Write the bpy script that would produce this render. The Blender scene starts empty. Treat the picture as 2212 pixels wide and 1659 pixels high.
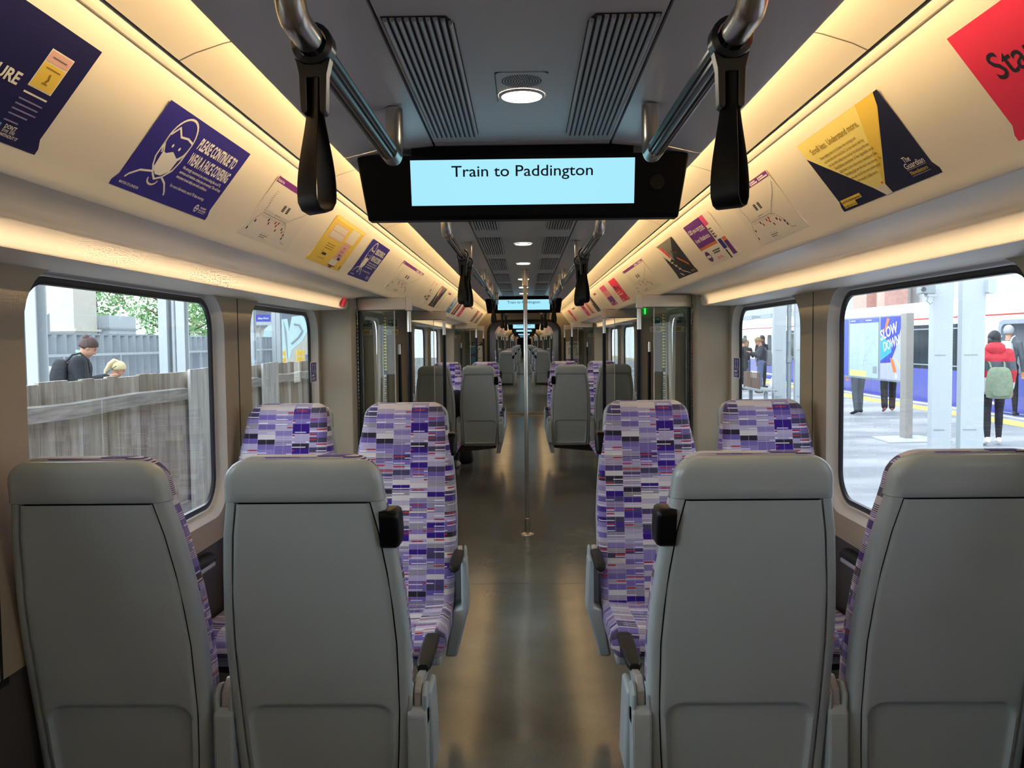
import bpy, bmesh, math, random
import numpy as np
from mathutils import Vector, Matrix, Euler
R = math.radians
CAMZ = 1.57
sc = bpy.context.scene
col = sc.collection

# ---------------------------------------------------------------- camera
cam_d = bpy.data.cameras.new('camera'); cam = bpy.data.objects.new('camera', cam_d); col.objects.link(cam)
cam_d.sensor_width = 36; cam_d.lens = 1800 / 2212 * 36; cam_d.clip_start = .02; cam_d.clip_end = 500
Mr = Matrix.Rotation(R(.86), 4, 'Z') @ Matrix.Rotation(R(90 - 2.88), 4, 'X') @ Matrix.Rotation(R(-.6), 4, 'Z')
cam.matrix_world = Matrix.Translation((0, 0, CAMZ)) @ Mr
sc.camera = cam
# ---------------------------------------------------------------- world: bright overcast sky
w = bpy.data.worlds.new('world'); sc.world = w; w.use_nodes = True
nt = w.node_tree; nt.nodes.clear()
bg = nt.nodes.new('ShaderNodeBackground'); wo = nt.nodes.new('ShaderNodeOutputWorld')
tc = nt.nodes.new('ShaderNodeTexCoord'); nz = nt.nodes.new('ShaderNodeTexNoise'); cr = nt.nodes.new('ShaderNodeValToRGB')
nz.inputs['Scale'].default_value = 2.2; nz.inputs['Detail'].default_value = 4
cr.color_ramp.elements[0].color = (.72, .84, 1, 1); cr.color_ramp.elements[1].color = (.95, .98, 1, 1)
nt.links.new(tc.outputs['Generated'], nz.inputs['Vector']); nt.links.new(nz.outputs['Fac'], cr.inputs['Fac'])
nt.links.new(cr.outputs['Color'], bg.inputs['Color']); nt.links.new(bg.outputs[0], wo.inputs[0])
sx = nt.nodes.new('ShaderNodeSeparateXYZ'); mrg = nt.nodes.new('ShaderNodeMapRange')   # the overcast is brighter on the left of the train
mrg.inputs[1].default_value = -.6; mrg.inputs[2].default_value = .6; mrg.inputs[3].default_value = 2.9; mrg.inputs[4].default_value = 1.15
nt.links.new(tc.outputs['Generated'], sx.inputs[0]); nt.links.new(sx.outputs[0], mrg.inputs[0]); nt.links.new(mrg.outputs[0], bg.inputs['Strength'])
LED = 13.5          # cove strips
FOOT = .75          # added unseen narrow beams at the poster panel foot, brightening the window casings
SPOT = 13.0         # downlights
sc.view_settings.view_transform = 'Standard'; sc.view_settings.look = 'None'
sc.view_settings.exposure = 1.0; sc.view_settings.gamma = 1; sc.view_settings.use_curve_mapping = False
sc.cycles.use_denoising = True
sc.cycles.max_bounces = 8; sc.cycles.diffuse_bounces = 6; sc.cycles.glossy_bounces = 3
sc.cycles.transparent_max_bounces = 12; sc.cycles.transmission_bounces = 4
sc.cycles.caustics_reflective = False; sc.cycles.caustics_refractive = False
sc.cycles.sample_clamp_indirect = 8; sc.cycles.use_light_tree = True
sc.cycles.use_adaptive_sampling = True

# ---------------------------------------------------------------- materials
def lin(h):
    h = h.lstrip('#'); o = []
    for i in (0, 2, 4):
        c = int(h[i:i + 2], 16) / 255
        o.append(c / 12.92 if c <= .04045 else ((c + .055) / 1.055) ** 2.4)
    return (*o, 1)
MATS = {}
def newmat(name):
    m = bpy.data.materials.new(name); m.use_nodes = True; MATS[name] = m
    return m, m.node_tree, m.node_tree.nodes['Principled BSDF']
def mat(name, c, rough=.5, metal=0, noise=0, nscale=8, bump=0, bscale=200, spec=.5, coat=0, rvar=0, stretch=None):
    if name in MATS: return MATS[name]
    m, t, b = newmat(name)
    c = lin(c) if isinstance(c, str) else c
    b.inputs['Base Color'].default_value = c; b.inputs['Roughness'].default_value = rough
    b.inputs['Metallic'].default_value = metal; b.inputs['Specular IOR Level'].default_value = spec
    if coat: b.inputs['Coat Weight'].default_value = coat; b.inputs['Coat Roughness'].default_value = .1
    tc = t.nodes.new('ShaderNodeTexCoord'); vec = tc.outputs['Object']
    if stretch:
        mp = t.nodes.new('ShaderNodeMapping'); mp.inputs['Scale'].default_value = stretch
        t.links.new(vec, mp.inputs[0]); vec = mp.outputs[0]
    if noise or rvar:
        n = t.nodes.new('ShaderNodeTexNoise'); n.inputs['Scale'].default_value = nscale; n.inputs['Detail'].default_value = 5
        t.links.new(vec, n.inputs['Vector'])
        if noise:
            r = t.nodes.new('ShaderNodeMapRange'); r.inputs[1].default_value = .3; r.inputs[2].default_value = .7
            r.inputs[3].default_value = 1 - noise; r.inputs[4].default_value = 1 + noise
            t.links.new(n.outputs['Fac'], r.inputs[0])
            mx = t.nodes.new('ShaderNodeVectorMath'); mx.operation = 'SCALE'; mx.inputs[0].default_value = c[:3]
            t.links.new(r.outputs[0], mx.inputs['Scale']); t.links.new(mx.outputs[0], b.inputs['Base Color'])
        if rvar:
            r = t.nodes.new('ShaderNodeMapRange'); r.inputs[1].default_value = .3; r.inputs[2].default_value = .7
            r.inputs[3].default_value = max(.02, rough - rvar); r.inputs[4].default_value = rough + rvar
            t.links.new(n.outputs['Fac'], r.inputs[0]); t.links.new(r.outputs[0], b.inputs['Roughness'])
    if bump:
        n2 = t.nodes.new('ShaderNodeTexNoise'); n2.inputs['Scale'].default_value = bscale
        t.links.new(vec, n2.inputs['Vector'])
        bp = t.nodes.new('ShaderNodeBump'); bp.inputs['Strength'].default_value = bump; bp.inputs['Distance'].default_value = .001
        t.links.new(n2.outputs['Fac'], bp.inputs['Height']); t.links.new(bp.outputs[0], b.inputs['Normal'])
    return m
def emis(name, c, s, base='#000000'):
    if name in MATS: return MATS[name]
    m, t, b = newmat(name)
    b.inputs['Base Color'].default_value = lin(base); b.inputs['Emission Color'].default_value = lin(c)
    b.inputs['Emission Strength'].default_value = s; b.inputs['Roughness'].default_value = .25
    return m
def glassmat(name, tint, refl=.08, rough=.0):
    m = bpy.data.materials.new(name); m.use_nodes = True; MATS[name] = m; t = m.node_tree; t.nodes.clear()
    o = t.nodes.new('ShaderNodeOutputMaterial'); tr = t.nodes.new('ShaderNodeBsdfTransparent'); g = t.nodes.new('ShaderNodeBsdfGlossy')
    g.inputs['Roughness'].default_value = rough; tr.inputs[0].default_value = lin(tint)
    lw = t.nodes.new('ShaderNodeFresnel'); lw.inputs[0].default_value = 1.45
    mx = t.nodes.new('ShaderNodeMixShader'); mm = t.nodes.new('ShaderNodeMath'); mm.operation = 'MULTIPLY'; mm.inputs[1].default_value = refl / .04
    t.links.new(lw.outputs[0], mm.inputs[0]); mm.use_clamp = True
    t.links.new(mm.outputs[0], mx.inputs[0]); t.links.new(tr.outputs[0], mx.inputs[1]); t.links.new(g.outputs[0], mx.inputs[2])
    t.links.new(mx.outputs[0], o.inputs[0]); return m

mat('shell_grey', '#a4b1b6', .34, noise=.03, nscale=3, bump=.12, bscale=900, spec=.45)
mat('shell_cap', '#a8b4b8', .27, spec=.5)
mat('groove', '#0c0d0e', .6)
mat('arm_silver', '#b4b8b8', .35, metal=.35)
mat('black_plastic', '#08080a', .34, spec=.18)
mat('pad_dark', '#201f1e', .5, spec=.25)
mat('wall_taupe', '#a0947f', .45, noise=.02, nscale=5, bump=.1, bscale=700)
mat('wall_grey', '#a4a198', .4)
mat('wall_dark', '#4c4744', .45)
mat('pillar', '#9d9382', .42)
mat('cream', '#ece6d8', .32, spec=.4)
mat('cream_pod', '#efe7d8', .38, spec=.4)
mat('ceil_grey', '#cdcccb', .40, spec=.5)
mat('ceil_side', '#d4d3d3', .30, spec=.6)
mat('vent_dark', '#0a0a0b', .6)
mat('vent_slat', '#b5b5b5', .45)
mat('steel', '#c9c3ba', .24, metal=1)
mat('steel_brushed', '#c6c0b6', .27, metal=1)
mat('rail_black', '#15171a', .22, spec=.6)
mat('seal', '#0c0d10', .3)
mat('reveal', '#bdbab3', .35)
mat('rubber', '#0a0a0a', .5)
mat('strap_black', '#0b0b0b', .42, spec=.3)
mat('clasp', '#1f1f1f', .3, spec=.6)
mat('brass', '#c9a468', .3, metal=.8)
mat('door_dark', '#2f2d2a', .25)
mat('door_taupe', '#837a6b', .35)
mat('white', '#f2f0ea', .5)
mat('offwhite', '#e8e2d4', .5)
mat('navy', '#332c92', .35)
mat('navy_dark', '#1c1a52', .35)
mat('purple_head', '#7d2a8f', .4)
mat('purple_vio', '#6a2c8c', .4)
mat('yellow', '#f3d35a', .4)
mat('yellow_light', '#f8e88a', .4)
mat('pale_pink', '#e9b9ae', .5)
mat('red_poster', '#f23a60', .4)
mat('pink', '#e0508c', .4)
mat('red_line', '#b8322a', .5)
mat('ink', '#232026', .5)
mat('grey_ink', '#6e6a66', .5)
mat('gold_ink', '#9a7f1d', .5)
mat('lilac_ink', '#8f86b8', .5)
mat('midnight', '#141a3c', .4)
mat('tan_paper', '#9b7a4e', .6)
mat('green_sign', '#0f5a3a', .4)
mat('hazard_yellow', '#ddd24a', .5)
mat('sky_blue', '#5a9ad0', .5)
mat('brown', '#5c3a28', .6)
mat('photo_dark', '#26262a', .4)
mat('photo_grey', '#7d7b77', .5)
mat('orange', '#d97b3a', .5)
glassmat('window_glass', '#f2f8f8', .05)
glassmat('screen_glass', '#edf1ee', .05)
emis('led', '#ffd79a', LED); emis('spot', '#fff0d8', SPOT)
emis('lcd', '#a6e8fb', .49); _t = MATS['lcd'].node_tree; _lw = _t.nodes.new('ShaderNodeLayerWeight'); _lw.inputs[0].default_value = .5      # a panel display loses brightness off its axis
_m1 = _t.nodes.new('ShaderNodeMath'); _m1.operation = 'SUBTRACT'; _m1.inputs[0].default_value = 1; _t.links.new(_lw.outputs['Facing'], _m1.inputs[1])
_m2 = _t.nodes.new('ShaderNodeMath'); _m2.operation = 'POWER'; _m2.inputs[1].default_value = 1.6; _t.links.new(_m1.outputs[0], _m2.inputs[0])
_m3 = _t.nodes.new('ShaderNodeMath'); _m3.operation = 'MULTIPLY'; _m3.inputs[1].default_value = .52; _t.links.new(_m2.outputs[0], _m3.inputs[0]); _t.links.new(_m3.outputs[0], _t.nodes['Principled BSDF'].inputs['Emission Strength'])
emis('lcd_ink', '#06222b', .08); emis('green_led', '#38ff55', .8)

def floor_mat():
    m, t, b = newmat('lino')
    N = t.nodes.new; L = t.links.new
    tc = N('ShaderNodeTexCoord'); n = N('ShaderNodeTexNoise'); n.inputs['Scale'].default_value = 1.7; n.inputs['Detail'].default_value = 7
    v = N('ShaderNodeTexVoronoi'); v.inputs['Scale'].default_value = 260
    L(tc.outputs['Object'], n.inputs['Vector']); L(tc.outputs['Object'], v.inputs['Vector'])
    r = N('ShaderNodeValToRGB'); r.color_ramp.elements[0].color = lin('#63635c'); r.color_ramp.elements[1].color = lin('#78786f')
    r.color_ramp.elements[0].position = .35; r.color_ramp.elements[1].position = .68
    L(n.outputs['Fac'], r.inputs['Fac'])
    mx = N('ShaderNodeMix'); mx.data_type = 'RGBA'; mx.blend_type = 'MULTIPLY'; mx.inputs[0].default_value = .25
    L(r.outputs[0], mx.inputs[6]); L(v.outputs['Color'], mx.inputs[7]); L(mx.outputs[2], b.inputs['Base Color'])
    # scuffs
    n2 = N('ShaderNodeTexNoise'); n2.inputs['Scale'].default_value = 5; n2.inputs['Detail'].default_value = 8
    L(tc.outputs['Object'], n2.inputs['Vector'])
    mr = N('ShaderNodeMapRange'); mr.inputs[1].default_value = .35; mr.inputs[2].default_value = .7; mr.inputs[3].default_value = .16; mr.inputs[4].default_value = .20
    L(n2.outputs['Fac'], mr.inputs[0]); L(mr.outputs[0], b.inputs['Roughness'])
    b.inputs['Specular IOR Level'].default_value = .6
floor_mat()

def fabric_mat():
    m, t, b = newmat('moquette')
    N = t.nodes.new; L = t.links.new
    def M(op, a, b_=None, c=None):
        n = N('ShaderNodeMath'); n.operation = op
        for i, x in enumerate((a, b_, c)):
            if x is None: continue
            if isinstance(x, (int, float)): n.inputs[i].default_value = x
            else: L(x, n.inputs[i])
        return n.outputs[0]
    def WN(x, y, s=0):
        c = N('ShaderNodeCombineXYZ'); L(x, c.inputs[0]); L(y, c.inputs[1]); c.inputs[2].default_value = s
        w_ = N('ShaderNodeTexWhiteNoise'); w_.noise_dimensions = '3D'; L(c.outputs[0], w_.inputs['Vector']); return w_.outputs['Value']
    uv = N('ShaderNodeUVMap'); uv.uv_map = 'uv'; s = N('ShaderNodeSeparateXYZ'); L(uv.outputs[0], s.inputs[0])
    u, v = s.outputs[0], s.outputs[1]
    cu = M('DIVIDE', M('ADD', u, 5.0385), .077); ci = M('FLOOR', cu)
    z = N('ShaderNodeValue'); z.outputs[0].default_value = 0
    off = WN(ci, z.outputs[0], 3)
    vv = M('ADD', M('DIVIDE', v, .0215), M('MULTIPLY', off, 3)); ri = M('FLOOR', vv); rf = M('FRACT', vv)
    a = WN(ci, ri, 1); s2 = WN(ci, ri, 2)
    ramp = N('ShaderNodeValToRGB'); ramp.color_ramp.interpolation = 'CONSTANT'
    cols = ['#857ab8', '#cfcacd', '#46425f', '#34157f', '#7466b2', '#8d85b4', '#2c2738', '#a9a2c4']
    pos = [0, .20, .34, .54, .66, .82, .90, .95]
    el = ramp.color_ramp.elements
    while len(el) < len(cols): el.new(.5)
    for e, c, p in zip(el, cols, pos): e.position = p; e.color = lin(c)
    L(a, ramp.inputs[0])
    # fine stripes of the neighbour tone
    st = M('GREATER_THAN', M('FRACT', M('DIVIDE', v, .0052)), .55)
    on = M('MULTIPLY', st, M('GREATER_THAN', s2, .36))
    ramp2 = N('ShaderNodeValToRGB'); ramp2.color_ramp.interpolation = 'CONSTANT'
    e2 = ramp2.color_ramp.elements; e2.new(.5)
    for e, c, p in zip(e2, ['#d2cedb', '#54428f', '#d6d0d8'], [0, .45, .78]): e.position = p; e.color = lin(c)
    L(WN(ci, ri, 7), ramp2.inputs[0])
    m1 = N('ShaderNodeMix'); m1.data_type = 'RGBA'; L(on, m1.inputs[0]); L(ramp.outputs[0], m1.inputs[6]); L(ramp2.outputs[0], m1.inputs[7])
    # red dashes
    hi = M('FLOOR', M('ADD', M('DIVIDE', M('ADD', u, 5), .05), M('MULTIPLY', off, 5)))
    rr = M('GREATER_THAN', WN(hi, ri, 5), .86)
    band = M('LESS_THAN', M('ABSOLUTE', M('SUBTRACT', rf, .62)), .14)
    red = M('MULTIPLY', rr, band)
    m2 = N('ShaderNodeMix'); m2.data_type = 'RGBA'; L(red, m2.inputs[0]); L(m1.outputs[2], m2.inputs[6]); m2.inputs[7].default_value = lin('#a83a48')
    # white dashes
    wr = M('MULTIPLY', M('GREATER_THAN', WN(hi, ri, 9), .72), M('LESS_THAN', M('ABSOLUTE', M('SUBTRACT', rf, .3)), .09))
    m4 = N('ShaderNodeMix'); m4.data_type = 'RGBA'; L(wr, m4.inputs[0]); L(m2.outputs[2], m4.inputs[6]); m4.inputs[7].default_value = lin('#dcd8e2')
    # stitch columns
    sf = M('LESS_THAN', M('FRACT', M('MULTIPLY', cu, 2)), .045)
    m3 = N('ShaderNodeMix'); m3.data_type = 'RGBA'; L(M('MULTIPLY', sf, .4), m3.inputs[0]); L(m4.outputs[2], m3.inputs[6]); m3.inputs[7].default_value = lin('#cfc8e6')
    L(m3.outputs[2], b.inputs['Base Color'])
    b.inputs['Roughness'].default_value = .9; b.inputs['Specular IOR Level'].default_value = .15
    b.inputs['Sheen Weight'].default_value = .25
    n2 = N('ShaderNodeTexNoise'); n2.inputs['Scale'].default_value = 900; tc = N('ShaderNodeTexCoord'); L(tc.outputs['Object'], n2.inputs['Vector'])
    bp = N('ShaderNodeBump'); bp.inputs['Strength'].default_value = .4; bp.inputs['Distance'].default_value = .002
    L(n2.outputs['Fac'], bp.inputs['Height']); L(bp.outputs[0], b.inputs['Normal'])
fabric_mat()

# ---------------------------------------------------------------- mesh helpers
class MB:
    def __init__(s): s.v = []; s.f = []; s.m = []; s.uv = []; s.hasuv = False
    def add(s, vs, fs, mi=0, uvs=None):
        o = len(s.v); s.v += [tuple(x) for x in vs]
        s.f += [tuple(i + o for i in f) for f in fs]
        s.m += (mi if isinstance(mi, list) else [mi] * len(fs))
        if uvs: s.hasuv = True; s.uv += list(uvs)
        else: s.uv += [(0, 0)] * len(vs)
        return s
    def box(s, x0, x1, y0, y1, z0, z1, mi=0):
        return s.add([(x0, y0, z0), (x1, y0, z0), (x1, y1, z0), (x0, y1, z0), (x0, y0, z1), (x1, y0, z1), (x1, y1, z1), (x0, y1, z1)],
              [(0, 3, 2, 1), (4, 5, 6, 7), (0, 1, 5, 4), (1, 2, 6, 5), (2, 3, 7, 6), (3, 0, 4, 7)], mi)
    def cyl(s, p0, p1, r0, r1=None, n=16, mi=0, caps=True):
        r1 = r0 if r1 is None else r1
        return s.tube([p0, p1], [r0, r1], n, mi, caps)
    def tube(s, pts, r, n=12, mi=0, caps=True):
        pts = [Vector(p) for p in pts]; rs = r if isinstance(r, list) else [r] * len(pts)
        d = (pts[1] - pts[0]).normalized(); up = Vector((0, 0, 1)) if abs(d.z) < .9 else Vector((1, 0, 0))
        a = d.cross(up).normalized(); vs = []
        for i, p in enumerate(pts):
            t = (pts[min(i + 1, len(pts) - 1)] - pts[max(i - 1, 0)]).normalized()
            a = (a - t * a.dot(t)).normalized(); b = t.cross(a)
            for k in range(n):
                q = 2 * math.pi * k / n; vs.append(p + (a * math.cos(q) + b * math.sin(q)) * rs[i])
        fs = [(i * n + k, i * n + (k + 1) % n, (i + 1) * n + (k + 1) % n, (i + 1) * n + k) for i in range(len(pts) - 1) for k in range(n)]
        if caps: fs += [tuple(range(n - 1, -1, -1)), tuple((len(pts) - 1) * n + k for k in range(n))]
        return s.add(vs, fs, mi)
    def loft(s, rings, mi=0, caps=True, uvs=None, closed=True):
        n = len(rings[0]); vs = [p for r in rings for p in r]; K = n if closed else n - 1
        fs = [(i * n + k, i * n + (k + 1) % n, (i + 1) * n + (k + 1) % n, (i + 1) * n + k) for i in range(len(rings) - 1) for k in range(K)]
        if caps: fs += [tuple(range(n - 1, -1, -1)), tuple((len(rings) - 1) * n + k for k in range(n))]
        return s.add(vs, fs, mi, [q for r in uvs for q in r] if uvs else None)
    def grid(s, fn, nu, nv, mi=0, uvf=None):
        vs = [fn(i / nu, j / nv) for j in range(nv + 1) for i in range(nu + 1)]
        fs = [(j * (nu + 1) + i, j * (nu + 1) + i + 1, (j + 1) * (nu + 1) + i + 1, (j + 1) * (nu + 1) + i) for j in range(nv) for i in range(nu)]
        return s.add(vs, fs, mi, [uvf(i / nu, j / nv) for j in range(nv + 1) for i in range(nu + 1)] if uvf else None)
    def prism(s, poly, o, ux, uy, uz, d, mi=0):
        o, ux, uy, uz = map(Vector, (o, ux, uy, uz)); n = len(poly)
        vs = [o + ux * a + uy * b for a, b in poly] + [o + ux * a + uy * b + uz * d for a, b in poly]
        fs = [tuple(range(n - 1, -1, -1)), tuple(range(n, 2 * n))] + [(k, (k + 1) % n, n + (k + 1) % n, n + k) for k in range(n)]
        return s.add(vs, fs, mi)
    def ell(s, c, r, n=12, m=8, mi=0, rot=None):
        c = Vector(c); vs = []
        for j in range(m + 1):
            for i in range(n):
                th = math.pi * j / m; ph = 2 * math.pi * i / n
                p = Vector((r[0] * math.sin(th) * math.cos(ph), r[1] * math.sin(th) * math.sin(ph), r[2] * math.cos(th)))
                if rot: p = rot @ p
                vs.append(c + p)
        return s.add(vs, [(j * n + i, (j + 1) * n + i, (j + 1) * n + (i + 1) % n, j * n + (i + 1) % n) for j in range(m) for i in range(n)], mi)
    def build(s, name, mats, parent=None, smooth=None, bevel=0, loc=None, rot=None, fix=True, seg=2):
        me = bpy.data.meshes.new(name); me.from_pydata(s.v, [], s.f)
        mats = mats if isinstance(mats, (list, tuple)) else [mats]
        for x in mats: me.materials.append(MATS[x])
        me.polygons.foreach_set('material_index', s.m)
        if s.hasuv:
            l = me.uv_layers.new(name='uv')
            for lp in me.loops: l.data[lp.index].uv = s.uv[lp.vertex_index]
        if fix:
            bm = bmesh.new(); bm.from_mesh(me); bmesh.ops.recalc_face_normals(bm, faces=bm.faces); bm.to_mesh(me); bm.free()
        if smooth: me.shade_smooth(); me.set_sharp_from_angle(angle=R(smooth))
        o = bpy.data.objects.new(name, me); col.objects.link(o)
        if parent: o.parent = parent
        if loc: o.location = loc
        if rot: o.rotation_euler = rot
        if bevel:
            b = o.modifiers.new('bevel', 'BEVEL'); b.width = bevel; b.segments = seg; b.limit_method = 'ANGLE'; b.angle_limit = R(35)
        return o
TXT = {}
def text_geo(st, bold=0, res=3):
    k = (st, bold)
    if k in TXT: return TXT[k]
    cu = bpy.data.curves.new('t', 'FONT'); cu.body = st; cu.size = 1; cu.offset = bold; cu.resolution_u = res
    ob = bpy.data.objects.new('t', cu); col.objects.link(ob)
    dg = bpy.context.evaluated_depsgraph_get(); me = bpy.data.meshes.new_from_object(ob.evaluated_get(dg))
    vs = [(v.co.x, v.co.y) for v in me.vertices]; fs = [tuple(p.vertices) for p in me.polygons]
    bpy.data.objects.remove(ob); bpy.data.curves.remove(cu); bpy.data.meshes.remove(me)
    x0 = min(a for a, b in vs); x1 = max(a for a, b in vs)
    TXT[k] = (vs, fs, x0, x1 - x0); return TXT[k]
def rr(x0, x1, y0, y1, r, n=5):
    o = []
    for cx, cy, a in ((x1 - r, y1 - r, 0), (x0 + r, y1 - r, 90), (x0 + r, y0 + r, 180), (x1 - r, y0 + r, 270)):
        for k in range(n + 1):
            q = R(a + 90 * k / n); o.append((cx + r * math.cos(q), cy + r * math.sin(q)))
    return o
class Sheet:
    """flat printed thing: frame (o, ux, uy) in metres, thin layers along un"""
    def __init__(s, o, ux, uy, un): s.o, s.ux, s.uy, s.un = map(Vector, (o, ux, uy, un)); s.mb = MB(); s.mats = []; s.k = 0
    def mi(s, m):
        if m not in s.mats: s.mats.append(m)
        return s.mats.index(m)
    def poly(s, pts, m, lay=1, th=None):
        h = .0004 * lay
        if th: s.mb.prism(pts, s.o, s.ux, s.uy, s.un, th, s.mi(m)); return
        s.mb.add([s.o + s.ux * a + s.uy * b + s.un * (.0015 + h) for a, b in pts], [tuple(range(len(pts)))], s.mi(m))
    def rect(s, x0, x1, y0, y1, m, lay=1, r=0): s.poly(rr(x0, x1, y0, y1, r, 3) if r else [(x0, y0), (x1, y0), (x1, y1), (x0, y1)], m, lay)
    def line(s, pts, wd, m, lay=2):
        for a, b in zip(pts[:-1], pts[1:]):
            dx, dy = b[0] - a[0], b[1] - a[1]; l = math.hypot(dx, dy) or 1; nx, ny = -dy / l * wd / 2, dx / l * wd / 2
            ex, ey = dx / l * wd * .3, dy / l * wd * .3
            s.poly([(a[0] - nx - ex, a[1] - ny - ey), (b[0] - nx + ex, b[1] - ny + ey), (b[0] + nx + ex, b[1] + ny + ey), (a[0] + nx - ex, a[1] + ny - ey)], m, lay)
    def text(s, st, x, y, h, m, lay=2, width=None, bold=0, rot=0, align='l'):
        vs, fs, x0, tw = text_geo(st, bold); sx = (width / tw) if width else h
        if align == 'c': x -= tw * sx / 2
        ca, sa = math.cos(R(rot)), math.sin(R(rot)); hh = .0015 + .0004 * lay
        P = [((a - x0) * sx, b * h) for a, b in vs]
        s.mb.add([s.o + s.ux * (x + a * ca - b * sa) + s.uy * (y + a * sa + b * ca) + s.un * hh for a, b in P], fs, s.mi(m))
    def build(s, name, parent=None): return s.mb.build(name, s.mats, parent, fix=False)

def tag(o, label=None, cat=None, group=None, kind=None):
    if label: o['label'] = label
    if cat: o['category'] = cat
    if group: o['group'] = group
    if kind: o['kind'] = kind
    return o
def empty(name, loc=(0, 0, 0), rz=0):
    o = bpy.data.objects.new(name, None); col.objects.link(o); o.location = loc; o.rotation_euler = (0, 0, rz); o.empty_display_size = .1; return o
def struct(o, label=None):
    o['kind'] = 'structure'
    if label: o['label'] = label
    return o
def copy_tree(o, parent=None):
    c = o.copy(); col.objects.link(c)
    if parent: c.parent = parent
    for ch in list(o.children): copy_tree(ch, c)
    return c
def sstep(a, b, x):
    t = max(0, min(1, (x - a) / (b - a))); return t * t * (3 - 2 * t)
def interp(x, xs, ys): return float(np.interp(x, xs, ys))

# ================================================================ CARRIAGE SHELL
H = CAMZ + .585     # centre ceiling height
Y0, Y1 = -6.0, 16.0
PER = 22.9
def prof(name, pts, y0, y1, m, mirror=True, smooth=40, sides=(-1, 1), ny=1):
    """extrude an x,z(cam) profile along y; sides mirrored"""
    out = []
    for sd in sides:
        mb = MB(); vs = []; n = len(pts)
        for j in range(ny + 1):
            y = y0 + (y1 - y0) * j / ny
            vs += [(sd * x, y, CAMZ + z) for x, z in pts]
        fs = [(j * n + i, j * n + i + 1, (j + 1) * n + i + 1, (j + 1) * n + i) for j in range(ny) for i in range(n - 1)]
        mb.add(vs, fs); out.append(mb.build(name, m, smooth=smooth))
    return out
def arc(cx, cz, r, a0, a1, n=6): return [(cx + r * math.cos(R(a0 + (a1 - a0) * k / n)), cz + r * math.sin(R(a0 + (a1 - a0) * k / n))) for k in range(n + 1)]

SHELL = []      # structure pieces copied to the further carriages
# floor: sheets with seams over a dark sub-floor
mb = MB(); ys = [Y0, -2.6, 1.2, 5.35, 7.76, 9.7, 13.1, Y1]
for a, b in zip(ys[:-1], ys[1:]): mb.box(-1.42, 1.42, a + .002, b - .002, -.01, 0, 0)
mb.box(-1.42, 1.42, Y0, Y1, -.05, -.012, 1)
fl = struct(mb.build('floor', ['lino', 'groove']), 'dark grey glossy speckled vinyl carriage floor'); SHELL.append(fl)
# ceiling: centre panels with seams, side panels, roof above
mb = MB(); ys = [Y0, -1.5, 2.47, 10.5, 13.6, Y1]
for a, b in zip(ys[:-1], ys[1:]): mb.box(-.258, .258, a + .003, b - .003, H, H + .01, 0)
for sd in (-1, 1):
    n0 = len(mb.v)
    for a, b in zip(ys[:-1], ys[1:]):
        P = [(.265, .585), (.40, .572), (.515, .545), (.523, .546), (.523, .556), (.265, .60)]
        mb.loft([[(sd * x, y, CAMZ + z) for x, z in P] for y in (a + .003, b - .003)], 1)
mb.box(-.55, .55, Y0, Y1, H + .045, H + .05, 2)
for sd in (-1, 1): mb.box(sd * .2615 - .008, sd * .2615 + .008, Y0, Y1, H + .011, H + .013, 2)
mb.box(-1.45, 1.45, Y0, Y1, 2.50, 2.52, 2)
for sd in (-1, 1): mb.box(sd * 1.44, sd * 1.46, Y0, Y1, 1.8, 2.5, 2)
SHELL.append(struct(mb.build('ceiling', ['ceil_grey', 'ceil_side', 'groove'], smooth=30), 'grey metallic ceiling panels with dark seams'))
# lit upper cove panel, then poster panel, then underside
cove = [(.47, .628), (.53, .622), (.60, .607), (.66, .588), (.690, .574)]
grv = [(.686, .5775), (.694, .5765), (.7005, .580)]
lip = [(.699, .580), (.701, .5695), (.712, .560), (.716, .560), (.720, .568)]
post = [(.712, .60), (.716, .572), (.724, .548), (.757, .50), (.82, .415), (.868, .352), (.880, .333), (.888, .318), (.895, .305), (.899, .3015), (.903, .303), (.9035, .3115), (.912, .3115)]
for nm, P, lb in (('trim_1', cove, 'cream lit cove panel beside the ceiling'), ('trim_8', grv, 'dark groove along the cove'), ('trim_2', lip, 'narrow cream lip under the dark groove'),
                  ('trim_3', post, 'cream sloping panel that carries the posters')):
    for o in prof(nm, P, Y0, Y1, 'groove' if nm == 'trim_8' else 'cream', ny=3 if nm == 'trim_1' else 1): SHELL.append(struct(o, lb))
# thin seams across the cove
mb = MB()
for y in [1.7, 2.95, 4.2, 5.4, 8.1, 9.3, 11.7, 13.4]:
    for sd in (-1, 1):
        mb.loft([[(sd * x, yy, CAMZ + z - .0006) for x, z in cove] for yy in (y, y + .004)], 0, caps=False, closed=False)
SHELL.append(struct(mb.build('trim_4', 'grey_ink'), 'fine joint lines across the cove panels'))
# light strips in the cove
def strips(y0, y1):
    r = []
    for sd in (-1, 1):
        mb = MB()
        mb.add([(sd * .475, y0, CAMZ + .568), (sd * .475, y1, CAMZ + .568), (sd * .475, y1, CAMZ + .600), (sd * .475, y0, CAMZ + .600)], [(0, 1, 2, 3)])
        r.append(struct(mb.build('trim_5', 'led'), 'warm white light strip hidden in the cove'))
        mb = MB()
        mb.add([(sd * .7175, y0, CAMZ + .5715), (sd * .7175, y1, CAMZ + .5715), (sd * .7235, y1, CAMZ + .567), (sd * .7235, y0, CAMZ + .567)], [(0, 1, 2, 3)])
        r.append(struct(mb.build('trim_5', 'led'), 'warm white light strip hidden behind the poster lip'))
    return r
SHELL += strips(Y0, Y1)
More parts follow.
